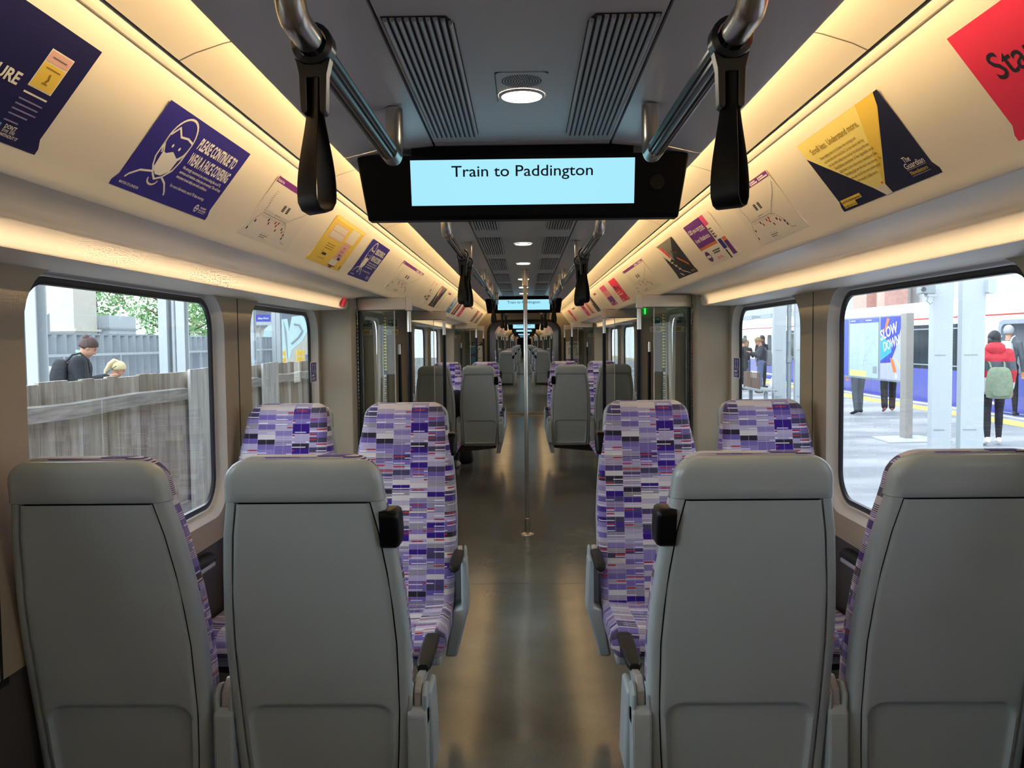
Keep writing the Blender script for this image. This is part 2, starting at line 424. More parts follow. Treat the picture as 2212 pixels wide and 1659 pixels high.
# pods over the windows, flat underside in the vestibules
podP = [(.905, .311), (.93, .308), (1.00, .300), (1.05, .293), (1.085, .283)] + arc(1.10, .243, .042, 100, -20, 8) + [(1.140, .224), (1.125, .2175), (1.16, .215), (1.33, .212)]
def pod(y0, y1, e0, e1):
    for sd in (-1, 1):
        mb = MB(); rings = []
        ys = [y0] + ([y0 + .0, y0 + .02, y0 + .05, y0 + .09] if e0 else []) + ([y1 - .09, y1 - .05, y1 - .02, y1] if e1 else [y1])
        def k(y):
            a = 1
            if e0: a = min(a, .35 + .65 * math.sqrt(max(0, 1 - (1 - min(1, (y - y0) / .09)) ** 2)))
            if e1: a = min(a, .35 + .65 * math.sqrt(max(0, 1 - (1 - min(1, (y1 - y) / .09)) ** 2)))
            return a
        for y in ys:
            q = k(y); rings.append([(sd * x, y, CAMZ + (z if x < .95 else .305 - (.305 - z) * (q if z < .30 else 1)) ) for x, z in podP])
        n = len(podP); mb.loft(rings, 0, caps=False, closed=False)
        if e1: mb.add(rings[-1] + [(sd * 1.33, y1, CAMZ + .31)], [tuple(range(n + 1))])
        if e0: mb.add(rings[0] + [(sd * 1.33, y0, CAMZ + .31)], [tuple(range(n + 1))])
        SHELL.append(struct(mb.build('trim_6', 'cream_pod', smooth=50), 'cream rounded casing above the windows'))
VEST = [(-2.04, .36), (5.50, 7.97), (13.30, 15.72)]     # door vestibules (inner faces of the pillars)
def foot(y0, y1):  # unseen area lights added so the casings above the windows look bright
    for sd in (-1, 1):
        ld = bpy.data.lights.new('added_casing_light', 'AREA'); ld.shape = 'RECTANGLE'; ld.size = y1 - y0; ld.size_y = .006; ld.energy = FOOT * (y1 - y0) / 5; ld.color = (1, .72, .42); ld.spread = R(32)
        lo = bpy.data.objects.new('added_casing_light', ld); col.objects.link(lo); lo.location = (sd * .910, (y0 + y1) / 2, CAMZ + .3005)
        zax = Vector((-sd * .20, 0, .048)).normalized(); xax = Vector((0, 1, 0)); yax = zax.cross(xax)
        lo.rotation_euler = Matrix((xax, yax, zax)).transposed().to_euler()
foot(.5, 5.2); foot(8.3, 13.0); foot(-5.8, -2.4); foot(23.2, 28.1)
pod(.36, 5.34, True, True) ; pod(8.12, 13.14, True, True); pod(-6.0, -2.2, False, True)
for a, b in [(-2.2, .36), (5.34, 8.12), (13.14, 16.0)]:
    for o in prof('trim_7', [(.905, .311), (1.0, .309), (1.36, .305), (1.36, .25)], a, b, 'cream_pod'): SHELL.append(struct(o, 'flat grey underside above the doors'))

# walls with rounded window openings
def ring_fill(mb, y0, y1, z0, z1, hole, X, mi=0):
    cy = sum(p[0] for p in hole) / len(hole); cz = sum(p[1] for p in hole) / len(hole); out = []
    for (py, pz) in hole:
        dy, dz = py - cy, pz - cz; t = 1e9
        if dy > 1e-9: t = min(t, (y1 - cy) / dy)
        if dy < -1e-9: t = min(t, (y0 - cy) / dy)
        if dz > 1e-9: t = min(t, (z1 - cz) / dz)
        if dz < -1e-9: t = min(t, (z0 - cz) / dz)
        out.append((cy + dy * t, cz + dz * t))
    n = len(hole)
    # snap the nearest outer point to each corner
    for c in ((y0, z0), (y0, z1), (y1, z0), (y1, z1)):
        k = min(range(n), key=lambda i: (out[i][0] - c[0]) ** 2 + (out[i][1] - c[1]) ** 2); out[k] = c
    mb.add([(X, a, b) for a, b in hole] + [(X, a, b) for a, b in out], [(k, (k + 1) % n, n + (k + 1) % n, n + k) for k in range(n)], mi)
WZ0, WZ1 = CAMZ - .68, CAMZ + .185
WINS = [(-5.6, -4.4), (-3.9, -2.5), (.75, 1.82), (2.22, 3.58), (4.03, 5.24), (8.45, 9.47), (10.0, 11.25), (11.75, 12.95)]
wn = [0]
def build_walls():
    for sd, nm in ((-1, 'wall_left'), (1, 'wall_right')):
        X = sd * 1.31; mb = MB()
        def rect(y0, y1, z0, z1, mi=0, x=X): mb.add([(x, y0, z0), (x, y1, z0), (x, y1, z1), (x, y0, z1)], [(0, 1, 2, 3)], mi)
        segs = [(-6.0, -2.2), (.36, 5.36), (8.12, 13.14), (15.87, 16.0)]
        for a, b in segs:
            ws = [w_ for w_ in WINS if a < w_[0] < b]; cuts = [a]
            for w1, w2 in zip(ws[:-1], ws[1:]): cuts.append((w1[1] + w2[0]) / 2)
            cuts.append(b)
            zt = CAMZ + .24
            if not ws: rect(a, b, .74, zt)
            for (c0, c1), w_ in zip(zip(cuts[:-1], cuts[1:]), ws):
                hole = rr(w_[0] - .05, w_[1] + .05, WZ0 - .05, WZ1 + .03, .16, 7)
                ring_fill(mb, c0 + .006, c1 - .006, .74, zt, hole, X)
                # joint
                mb.box(X + sd * .001, X + sd * .012, c1 - .03, c1 + .03, .72, zt, 2)
            # lower dark panel
            mb.add([(sd * 1.325, a, .735), (sd * 1.325, b, .735), (sd * 1.31, b, .74), (sd * 1.31, a, .74)], [(0, 1, 2, 3)], 2)
            rect(a, b, 0, .735, 1, sd * 1.318)
        struct(mb.build(nm, ['wall_taupe', 'wall_dark', 'groove'], smooth=20), 'taupe carriage side wall'); SHELL.append(col.objects[-1])
        for w_ in WINS:
            wn[0] += 1
            root = MB()
            def rg(e, x, r): return [(sd * x, a, b) for a, b in rr(w_[0] - e, w_[1] + e, WZ0 - e, WZ1 + min(e, .03) * (1 if e > .03 else 1), r, 7)]
            rs = [rg(.05, 1.31, .16), rg(.043, 1.316, .155), rg(.030, 1.335, .145), rg(.020, 1.352, .135), rg(.014, 1.362, .13)]
            root.loft(rs, 0, caps=False)
            ro = root.build('window_%d' % wn[0], 'reveal', smooth=60); struct(ro, 'carriage window with rounded grey surround')
            s_ = MB(); s_.loft([rg(.014, 1.356, .13), rg(.014, 1.350, .13), rg(.004, 1.346, .122), rg(-.008, 1.350, .112), rg(-.010, 1.362, .11)], 0, caps=False)
            s_.build('window_seal', 'seal', ro, smooth=60)
            g = MB(); P = rr(w_[0] - .005, w_[1] + .005, WZ0 - .005, WZ1 + .005, .115, 7)
            g.add([(sd * 1.36, a, b) for a, b in P], [tuple(range(len(P)))]); g.build('window_pane', 'window_glass', ro)
            SHELL.append(ro)
build_walls()
# door pillars, doors
dn = [0]
def vestibule(y0, y1, first=True):
    for sd in (-1, 1):
        for k, (a, b) in enumerate(((y0 - .14, y0), (y1, y1 + .15))):
            mb = MB(); P = [(1.36, a - .02), (1.31, a - .015), (1.25, a - .005), (1.135, a), (1.115, a + .004), (1.106, a + .016), (1.106, b - .02), (1.115, b - .005), (1.135, b), (1.36, b)]
            if k: P = [(x, a + .004 if y < a + .004 else y) for x, y in P]
            mb.loft([[(sd * x, y, z) for x, y in P] for z in (0, CAMZ + .31)], 0)
            SHELL.append(struct(mb.build('wall_pillar', 'pillar', smooth=40), 'taupe door pillar standing out from the wall'))
        ym = (y0 + y1) / 2
        for a, b in ((y0 + .03, ym - .006), (ym + .006, y1 - .03)):
            dn[0] += 1; mb = MB(); X = sd * 1.345
            hole = rr(a + .20, b - .20, .92, 1.78, .14, 6)
            def bow(x, z): return sd * (abs(x) + .02 * (1 - z / 1.9))
            ring_fill(mb, a, b, 0, CAMZ + .28, hole, X)
            mb.v = [(bow(x, z), y, z) for x, y, z in mb.v]
            o = struct(mb.build('door_%d' % dn[0], 'door_taupe'), 'sliding carriage door leaf')
            fr = MB(); r0 = [(bow(1.343, z), y, z) for y, z in rr(a + .20, b - .20, .92, 1.78, .14, 6)]; r1 = [(bow(1.335, z), y, z) for y, z in rr(a + .18, b - .18, .90, 1.80, .15, 6)]; r2 = [(bow(1.365, z), y, z) for y, z in rr(a + .205, b - .205, .925, 1.775, .135, 6)]
            fr.loft([r1, r0, r2], 0, caps=False); fr.build('window_frame', 'white', o, smooth=50)
            g = MB(); g.add([(sd * 1.372, y, z) for y, z in rr(a + .2, b - .2, .92, 1.78, .14, 6)], [tuple(range(28))]); g.build('window_pane', 'window_glass', o)
            e = MB(); ey = b if b < ym else a; e.box(sd * 1.32, sd * 1.343, min(ey, ey + (.03 if ey == a else -.03)), max(ey, ey + (.03 if ey == a else -.03)), 0, 1.84); e.build('door_edge', 'rubber', o)
            e = MB(); q = (ey - .15, ey - .06) if b < ym else (ey + .06, ey + .15); e.box(sd * 1.326, sd * 1.336, q[0], q[1], .2, 1.82); e.build('door_strip', 'door_dark', o)
            SHELL.append(o)
for a, b in VEST: vestibule(a, b)
# end bulkheads with gangway opening
def arch(w2, z2, r2, yy):
    P = rr(-w2, w2, 0, z2, r2, 8); A_ = [p for p in P[:18]]
    return [(w2, yy, 0)] + [(a, yy, b) for a, b in A_] + [(-w2, yy, 0)]
def bulkhead(y):
    mb = MB(); hw, zt = .68, CAMZ + .40
    hole = [(a, b) for a, b in rr(-hw, hw, -.6, zt, .22, 8)]
    mb2 = MB(); ring_fill(mb2, -1.44, 1.44, -.62, 2.5, hole, 0); mb.v = [(p[1], y, max(0, p[2])) for p in mb2.v]; mb.f = mb2.f; mb.m = mb2.m; mb.uv = mb2.uv
    o = struct(mb.build('wall_end', 'pillar'), 'taupe end wall around the gangway opening'); SHELL.append(o)
    f = MB(); f.loft([arch(w2, z2, r2, yy) for w2, z2, r2, yy in ((hw + .03, zt + .03, .25, y - .005), (hw + .02, zt + .02, .24, y - .04), (hw - .015, zt - .015, .21, y - .04), (hw - .02, zt - .02, .20, y + .05))], 0, caps=False, closed=False)
    f.build('gangway_frame', 'rubber', o, smooth=50)
bulkhead(Y1)
# end wall behind the photographer
mb = MB(); mb.box(-1.42, 1.42, Y0 - .05, Y0, 0, 2.5); struct(mb.build('wall_back', 'pillar'), 'wall behind the camera')
# gangway tunnel and plates
def gangway(y):
    mb = MB(); mb.loft([arch(.70, CAMZ + .42, .24, yy) for yy in (y, y + 1.4, y + 2.6, y + 4.05)], 0, caps=False, closed=False)
    o = struct(mb.build('wall_gangway', 'wall_grey', smooth=50), 'dark gangway between carriages'); 
    f = MB(); f.box(-.7, .7, y, y + 4.05, -.02, 0, 0); f.box(-.66, .66, y + 1.6, y + 1.68, 0, .006, 1); f.box(-.66, .66, y + 2.4, y + 2.48, 0, .006, 1); f.box(-.66, .66, y + 1.68, y + 2.4, 0, .003, 2)
    f.build('threshold_plate', ['lino', 'brass', 'wall_dark'], o); return o
SHELL.append(gangway(Y1))
# mirror image of the bulkhead at the far side of the gangway is the start of the next carriage
def front_bulkhead():
    c = [o for o in SHELL if o.name.startswith('wall_end')][0]
    return c
CAR2 = []
for k in (1, 2, 3):
    for o in SHELL:
        # the first carriage reaches back to y=-6; further carriages start after their gangway, so they sit on the same pitch
        c = copy_tree(o); c.location.y += PER * k
        if o.name.startswith('floor') or o.name.startswith('ceiling') or o.name.startswith('trim'): c.location.z -= .0003 * k
mb = MB(); mb.box(-1.44, 1.44, 88.74, 88.8, 0, 2.5); struct(mb.build('wall_far', 'wall_dark'), 'far end of the train')

# ================================================================ SEATS
ZT = 1.290
def yb(z): return interp(z, [.30, .45, .60, .80, 1.0, 1.15, 1.30], [-.050, -.060, -.078, -.115, -.160, -.200, -.242])
def hw(z): return interp(z, [.30, .38, .50, .62, .80, .95, 1.10, 1.20, 1.30], [.212, .222, .230, .236, .237, .229, .210, .190, .182])
def ring(wd, y0, y1, z, rb, rf, n=4):
    """closed ring in plan: back corners radius rb (y0), front rf (y1); starts front centre"""
    P = []
    for cx, cy, a, r in ((wd - rf, y1 - rf, 0, rf), (-wd + rf, y1 - rf, 90, rf), (-wd + rb, y0 + rb, 180, rb), (wd - rb, y0 + rb, 270, rb)):
        for k in range(n + 1):
            q = R(a + 90 * k / n); P.append((cx + r * math.cos(q), cy + r * math.sin(q), z))
    return P
def topk(z, r, zt=ZT):
    return 1 if z < zt - r else math.sqrt(max(0, 1 - ((z - (zt - r)) / r) ** 2))
def make_seat(aisle):
    """aisle=+1: aisle on local +x; -1: on local -x; 0: window seat. The seat faces local +y."""
    root = empty('train_seat')
    zs = [.335, .35, .36, .42, .5, .6, .7, .8, .9, 1.0, 1.1, 1.17, 1.195, 1.215, 1.237, 1.254, 1.269, 1.280, 1.287, 1.290]
    # shell
    mb = MB(); rs = []
    for z in zs:
        k = topk(z, .055); w_ = hw(z) - .055 * (1 - k); d = .055 * (.45 + .55 * k)
        P = ring(w_, yb(z) + (1 - k) * .022, yb(z) + (1 - k) * .022 + d, z, min(.022, d / 2.2), min(.01, d / 2.4))
        ch = .022 if .34 < z < 1.2 else 0; yc_ = P[15][1] - 0; ybk = yb(z) + (1 - k) * .022
        P[15:15] = [(-(w_ - .027), ybk, z), (-(w_ - .0295), ybk + ch, z), (w_ - .0295, ybk + ch, z), (w_ - .027, ybk, z)]
        rs.append(P)
    mb.loft(rs, 0); mb.build('back_shell', 'shell_grey', root, smooth=45)
    # head cap
    mb = MB(); rs = []
    for z in [1.187, 1.19] + [q for q in zs if q > 1.2] + [1.2925]:
        k = topk(min(z, 1.2925), .055, 1.293); e = .0 if z < 1.19 else .004
        w_ = hw(z) + e - .055 * (1 - k); d = .062 * (.45 + .55 * k)
        rs.append(ring(w_, yb(z) - e + (1 - k) * .022, yb(z) - e + (1 - k) * .022 + d, z, min(.026, d / 2.2), min(.01, d / 2.4)))
    mb.loft(rs, 0); mb.build('head_cap', 'shell_cap', root, smooth=45)
    # inner back panel with rolled edges and recessed lower pocket
    def pan(u, v, e=0, off=0):
        z = .352 + (1.184 - .352) * v; W = hw(z) - .031 + e
        x = (u - .5) * 2 * W; eu = min(u, 1 - u) * 2 * W; ev = min(1, (min(v, 1 - v)) * .83 / .012) if v > .5 else 1
        roll = .006 * (1 - min(1, eu / .010)) ** 2
        qx = max(0, abs(x) - (W - .012 - .05)); qz = max(0, z - (.632 - .05)); pk = sstep(.0, -.009, math.hypot(qx, qz) - .05) * sstep(.350, .372, z)
        return (x, yb(z) - .0035 - off + roll + .012 * pk, z)
    mb = MB(); mb.grid(lambda u, v: pan(u, v), 64, 150); mb.build('back_panel', 'shell_grey', root, smooth=60)
    mb = MB(); mb.grid(lambda u, v: (lambda p: (p[0], yb(p[2]) + .0205, p[2]))(pan(u, v, .0035)), 6, 20); mb.build('panel_gap', 'groove', root, smooth=60)
    # fabric back cushion
    mb = MB(); rs = []; us = []
    zz = [.40, .43, .47, .52, .58, .64, .70, .76, .82, .88, .94, 1.0, 1.06, 1.12, 1.17, 1.21, 1.235, 1.252, 1.266, 1.278, 1.287, 1.295, 1.299]
    for z in zz:
        k = topk(z, .07, 1.300); w_ = hw(z) - .002 - .058 * (1 - k); th = .085 * (.35 + .65 * k) + .03 * sstep(.65, .45, z) + .012 * sstep(.35, 0, abs(z - .72))
        y0_ = yb(z) + .035; y1_ = y0_ + th
        P = ring(w_, y0_, y1_, z, .012, .045 * (.4 + .6 * k), 6)
        P2 = []
        for (x, y, z2) in P:      # slight hollow in the middle of the front
            if y > (y0_ + y1_) / 2: y -= .010 * math.cos(min(1, abs(x) / w_) * math.pi / 2) * sstep(1.3, 1.1, z)
            P2.append((x, y, z2))
        rs.append(P2); us.append([((x + math.copysign(max(0, y1_ - .02 - y), x)) + (.5 if False else 0), z) for x, y, z2 in P2])
    mb.loft(rs, 0, uvs=us); mb.build('back_cushion', 'moquette', root, smooth=60)
    # seat cushion
    P = [(-.01, .36), (-.01, .445), (.03, .452), (.12, .447), (.24, .452), (.36, .462), (.42, .463), (.455, .457), (.478, .440), (.488, .415), (.486, .385), (.475, .365), (.40, .355), (.10, .352)]
    mb = MB(); rs = []; us = []; sN = 18
    for i in range(sN + 1):
        t = -1 + 2 * i / sN; a = abs(t); k = math.sqrt(max(0, 1 - max(0, (a - .86) / .14) ** 2)) if a > .86 else 1
        cyy, czz = .24, .405; x = t * .224
        rs.append([(x, cyy + (y - cyy) * (.955 + .045 * k), czz + (z - czz) * (.55 + .45 * k) + (.012 * a ** 2 if z > .43 else 0)) for y, z in P])
        l = 0; ul = []
        for j, p in enumerate(P):
            if j: l += math.dist(P[j], P[j - 1])
            ul.append((x + 3.08, l + 2))
        us.append(ul)
    mb.loft(rs, 0, uvs=us); mb.build('seat_cushion', 'moquette', root, smooth=60)
    mb = MB(); mb.box(-.205, .205, -.03, .44, .318, .358); mb.build('seat_pan', 'shell_grey', root, bevel=.012)
    def arm(x, full, s):
        mb = MB(); mb.prism([(-.075, .56), (-.01, .56), (.0, .60), (-.012, .665), (-.05, .675), (-.08, .65)], (x - .026, 0, 0), (0, 1, 0), (0, 0, 1), (1, 0, 0), .014)
        mb.prism([(-.075, .56), (-.01, .56), (.0, .60), (-.012, .665), (-.05, .675), (-.08, .65)], (x + .012, 0, 0), (0, 1, 0), (0, 0, 1), (1, 0, 0), .014)
        mb.prism([(-.085, .36), (.0, .36), (.0, .60), (-.07, .62), (-.085, .60)], (x - .026, 0, 0), (0, 1, 0), (0, 0, 1), (1, 0, 0), .052)
        h = mb.build('armrest_hinge', 'shell_grey', root, bevel=.007)
        mb = MB(); mb.prism([(-.07, .575), (-.03, .56), (.01, .61), (.10, .645), (.31, .645), (.315, .652), (.06, .665), (-.02, .68), (-.06, .655)], (x - .0105, 0, 0), (0, 1, 0), (0, 0, 1), (1, 0, 0), .021)
        a = mb.build('armrest', 'arm_silver', root, bevel=.005)
        mb = MB(); mb.loft([[(x + px, yy, zc + pz) for px, pz in rr(-ww, ww, -.011, .013, .009, 3)] for yy, ww, zc in ((.055, .014, .668), (.075, .021, .670), (.18, .023, .671), (.29, .023, .670), (.312, .020, .667), (.322, .012, .663))], 0)
        mb.build('arm_pad', 'pad_dark', a, smooth=50)
        if full:
            X_ = lambda a: s * a
            mb = MB(); mb.prism([(X_(.262), .640), (X_(.284), .640), (X_(.293), .43), (X_(.240), .225), (X_(.19), .225), (X_(.226), .425), (X_(.262), .440)], (0, -.03, 0), (1, 0, 0), (0, 0, 1), (0, 1, 0), .13)
            mb.build('side_panel', 'shell_grey', root, bevel=.010, seg=3)
    if aisle:
        arm(aisle * .252, True, aisle); arm(-aisle * .257, False, 0)
        mb = MB(); x0 = aisle * .184
        rs = []
        for t in (0, .08, .25, .75, .92, 1):
            x = x0 + aisle * (.0 + .047 * t); e = {0: .0, 1: .016}.get(t, .004 if t == .92 else 0)
            yo = yb(1.13) + .002
            rs.append([(x, yo + a + (b - 1.13) * -.25, b) for a, b in rr(-.012 + e, .086 - e, 1.064 + e, 1.163 - e, .018, 4)])
        mb.loft(rs, 0); mb.build('grab_handle', 'black_plastic', root, smooth=50)
    return root
P_A, P_B, P_W = make_seat(1), make_seat(-1), make_seat(0)
protos = {1: P_A, -1: P_B, 0: P_W}; used = set()
def place_seat(x, y, face, label, group):
    """face=+1 looks along +y (back to the camera)"""
    inner = abs(x) < .8
    s = 0 if not inner else (1 if (x < 0) == (face > 0) else -1)
    if s not in used: o = protos[s]; used.add(s)
    else: o = copy_tree(protos[s])
    o.location = (x, y, 0); o.rotation_euler = (0, 0, 0 if face > 0 else math.pi)
    return tag(o, label, 'seat', group)
SX = (-1.071, -.541, .549, 1.071)
where = {-1.071: 'window seat on the left', -.541: 'aisle seat on the left', .549: 'aisle seat on the right', 1.071: 'window seat on the right'}
def seat_row(y, face, txt, group, xs=SX):
    for x in xs: place_seat(x, y, face, txt % where[x], group)
seat_row(2.205, 1, 'nearest %s, grey plastic back towards the camera', 'nearest row of seats with grey backs')
seat_row(3.60, -1, 'purple moquette %s facing the camera in the first bay', 'first facing row of purple seats')
seat_row(10.04, 1, 'grey-backed %s just beyond the centre pole doors', 'second bay seats with grey backs')
seat_row(11.42, -1, 'purple topped %s facing the camera in the second bay', 'second bay seats facing the camera')
nth = ['', 'third', 'fourth', 'fifth', 'sixth', 'seventh', 'eighth']
i = 1
for k in (1, 2, 3):
    for yy in (2.24, 10.04):
        xs = SX if k == 1 else SX[1:3]
        seat_row(yy + PER * k, 1, 'small distant grey-backed %s in the ' + nth[i] + ' bay from the camera', 'distant seats with grey backs', xs)
        seat_row(yy + 1.38 + PER * k, -1, 'small distant purple %s facing the camera in the ' + nth[i] + ' bay', 'distant seats facing the camera', xs)
        i += 1
# longitudinal benches beside the doors
def bench(x, y, label):
    sd = 1 if x > 0 else -1; root = tag(empty('side_seat', (0, 0, 0)), label, 'seat', 'sideways seats beside the doors')
    for q in (0, 1):
        ya, yc = y + q * .50, y + q * .50 + .48
        mb = MB(); rs = []; us = []
        for t in (0, .04, .1, .9, .96, 1):
            yy = ya + (yc - ya) * t; e = {0: .03, .04: .01, .96: .01, 1: .03}.get(t, 0)
            P = [(1.27, .40), (1.27, .46), (1.00, .455), (.80, .465 - e), (.735 + e, .455 - e), (.715 + e, .43), (.73 + e, .40), (.9, .39)]
            rs.append([(sd * a, yy, b) for a, b in P]); us.append([(yy, a) for a, b in P])
        mb.loft(rs, 0, uvs=us); mb.build('seat_cushion', 'moquette', root, smooth=50)
        mb = MB(); rs = []; us = []
        for t in (0, .05, .12, .88, .95, 1):
            yy = ya + (yc - ya) * t; e = {0: .05, .05: .015, .95: .015, 1: .05}.get(t, 0)
            P = [(1.20, .46), (1.155 + e * .3, .47), (1.165 + e * .3, .7), (1.21, .98 - e * 1.4), (1.24, 1.01 - e * 1.4), (1.27, .99 - e * 1.4), (1.27, .46)]
            rs.append([(sd * a, yy, b) for a, b in P]); us.append([(yy, b + 1) for a, b in P])
        mb.loft(rs, 0, uvs=us); mb.build('back_cushion', 'moquette', root, smooth=50)
    mb = MB(); mb.box(min(sd * .78, sd * 1.30), max(sd * .78, sd * 1.30), y, y + .98, .34, .395); mb.build('seat_pan', 'shell_grey', root, bevel=.01)
bench(-1, .80, 'sideways purple bench against the left wall beside the nearest grey seat')
bench(1, .80, 'sideways purple bench against the right wall beside the nearest grey seat')
bench(-1, 8.35, 'sideways bench on the left behind the glass screen past the centre pole')
bench(1, 8.35, 'sideways bench on the right behind the glass screen past the centre pole')
# cantilever beams that carry each pair of seats
def beam(sd, y, label, g='beams under the seat pairs'):
    mb = MB(); mb.prism([(.34, .315), (1.30, .315), (1.30, .22), (1.15, .20), (.36, .275)], (0, y, 0), (sd, 0, 0), (0, 0, 1), (0, 1, 0), .16)
    tag(mb.build('seat_beam', 'wall_dark', bevel=.008), label, 'seat support', g)
for sd, s in ((-1, 'left'), (1, 'right')):
    beam(sd, 2.32, 'dark cantilever beam under the nearest %s pair of seats' % s)
    beam(sd, 3.36, 'dark cantilever beam under the purple %s pair facing the camera' % s)
    beam(sd, 10.12, 'dark cantilever beam under the grey-backed %s pair past the pole' % s)
    beam(sd, 11.18, 'dark cantilever beam under the far %s pair facing the camera' % s)
for k in (1, 2, 3):
    for sd, s in ((-1, 'left'), (1, 'right')):
        for yy, n in ((2.32, 'first'), (3.36, 'second'), (10.12, 'third'), (11.18, 'fourth')):
            beam(sd, yy + PER * k, 'dark beam under distant seats, %s on the %s of the %s carriage' % (n, s, ['', 'next', 'third', 'fourth'][k]), 'distant beams under the seats')
# wall armrests of the window seats
for sd, s in ((-1, 'left'), (1, 'right')):
    root = tag(empty('wall_elbow_ledge', (sd * 1.315, 3.05, .70)), 'dark armrest fixed to the lower %s wall beside the window seat' % s, 'armrest', 'armrests on the side walls')
    mb = MB(); mb.loft([[(-sd * a, yy, b) for a, b in rr(0, wv, -.022, -.002, .008, 3)] for yy, wv in ((0, .03), (.02, .055), (.26, .06), (.30, .035))], 0); mb.build('bracket', 'arm_silver', root, smooth=50)
    mb = MB(); mb.loft([[(-sd * a, yy, b) for a, b in rr(0, wv, -.002, .022, .009, 3)] for yy, wv in ((-.01, .03), (.015, .058), (.265, .062), (.31, .035))], 0); mb.build('arm_pad', 'pad_dark', root, smooth=50)

# ================================================================ CEILING FITTINGS
def vent(sd, y, ln, label):
    mb = MB(); x0, x1 = .122, .252
    out = rr(x0, x1, y, y + ln, .001, 1)
    r = .035
    P = [(x1, y), (x1, y + ln), (x0 + r * .35, y + ln), (x0, y + ln - r), (x0, y + r), (x0 + r * .35, y)]
    mb.prism([(sd * a, b) for a, b in P], (0, 0, H - .0015), (1, 0, 0), (0, 1, 0), (0, 0, 1), .001, 0)
    n = 10; pitch = (x1 - x0) / n
    for k in range(n):
        a = x0 + k * pitch + .002; b = a + pitch * .62; e = .02 if k == 0 else (.008 if k == 1 else .003)
        mb.loft([[(sd * a, yy, H - .0015), (sd * a, yy, H - .007), (sd * (a + b) / 2, yy, H - .0105), (sd * b, yy, H - .006), (sd * b, yy, H - .0015)] for yy in (y + e, y + ln - e)], 1)
    return tag(mb.build('ceiling_vent', ['vent_dark', 'vent_slat']), label, 'vent', 'slatted ceiling vents')
order = ['nearest', 'second', 'third', 'fourth', 'fifth', 'sixth', 'seventh']
for i, y in enumerate([1.52, 3.48, 4.70, 5.90, 7.20, 8.40, 9.55]):
    for sd, s in ((-1, 'left'), (1, 'right')):
        vent(sd, y, .88, '%s slatted vent from the camera in the ceiling, %s of the downlights' % (order[i].capitalize(), s))
for i, y in enumerate([2.01, 5.0, 6.25, 7.8, 8.95, 10.1]):
    root = tag(empty('downlight', (0, y, H)), '%s round downlight from the camera set in the ceiling' % order[i], 'ceiling light', 'round ceiling downlights')
    mb = MB(); mb.cyl((0, 0, -.004), (0, 0, -.001), .0475, .050, 32); mb.build('diffuser', 'spot', root, smooth=40)
    mb = MB(); n = 32; mb.loft([[(r_ * math.cos(6.2832 * q / n), r_ * math.sin(6.2832 * q / n), z_) for q in range(n)] for r_, z_ in ((.048, -.005), (.052, -.005), (.055, -.0005))], 0, caps=False); mb.build('bezel', 'ceil_grey', root, smooth=40)
    if i == 0:
        mb = MB()
        for rad in range(1, 8):
            m_ = rad * 7
            for q in range(m_):
                a = 6.2832 * q / m_; mb.cyl((rad * .0062 * math.cos(a), -.108 + rad * .0062 * math.sin(a), -.0012), (rad * .0062 * math.cos(a), -.108 + rad * .0062 * math.sin(a), -.0004), .0014, n=6)
        mb.build('speaker_holes', 'vent_dark', root)
        mb = MB(); P = rr(-.058, .058, -.172, .06, .012, 3)
        for a, b in zip(P, P[1:] + P[:1]):
            if b[1] < .02: mb.box(min(a[0], b[0]) - .0007, max(a[0], b[0]) + .0007, min(a[1], b[1]), max(a[1], b[1]), -.0012, -.0003)
        mb.build('cover_seam', 'groove', root)
for sd in (-1, 1):
    mb = MB(); mb.cyl((sd * .232, 1.44, H - .0025), (sd * .232, 1.44, H), .0035, n=10); tag(mb.build('screw', 'groove'), 'tiny dark screw head in the ceiling ahead of the nearest %s vent' % ('left' if sd < 0 else 'right'), 'screw')

# passenger displays
def display(y, label):
    root = tag(empty('passenger_display', (0, y, H)), label, 'screen', 'passenger information displays')
    mb = MB(); rs = []
    zt, zb = -.03, -.215
    def outline(z, d): return None
    sec = [(-.500, 0), (-.492, .0)]
    # body: V-shaped cross-section (narrower below), ends tapering
    P = [(-.065, zt), (.065, zt), (.030, zb + .012), (.022, zb), (-.022, zb), (-.030, zb + .012)]
    for x, e in ((-.492, .012), (-.488, .0), (.488, .0), (.492, .012)):
        rs.append([(x * (1 if b > zb + .03 else .955), a * (1 - e * 8), b + (e if b < -.1 else -e)) for a, b in P])
    mb.loft(rs, 0); mb.build('housing', 'black_plastic', root, bevel=.006, seg=3)
    mb = MB(); mb.box(-.33, .33, -.05, .05, zt - .002, .012); mb.build('mount', 'black_plastic', root)
    for f in (-1, 1):
        # face frame: lower edge lies back
        def pt(x, z): yy = .065 + (.030 - .065) * (z - zt) / (zb + .012 - zt); return (f * -x, f * yy * 1.0 + f * .0012, z)
        mb = MB(); mb.add([pt(x, z) for x, z in ((-.333, -.1735), (.333, -.1735), (.333, -.044), (-.333, -.044))], [(0, 1, 2, 3)])
        s_ = mb.build('screen', 'lcd', root, fix=False)
        vs, fs, x0, tw = text_geo('Train to Paddington', .006, 4); k = .42 / tw; hh = .0445
        mb = MB()
        def tp(a, b): q = pt((a - x0) * k - .21 - .001, -.092 + b * hh); return (q[0], q[1] + f * .0008, q[2])
        mb.add([tp(a, b) for a, b in vs], fs); mb.build('lettering', 'lcd_ink', s_, fix=False)
        mb = MB(); mb.cyl((f * -.40, f * .056, -.115), (f * -.40, f * .0545, -.115), .022, n=24); mb.build('sensor', 'strap_black', root)
    return root
display(2.56, 'nearest hanging black display reading Train to Paddington in pale blue')
display(10.75, 'second display along the ceiling, smaller, partly behind the centre pole')
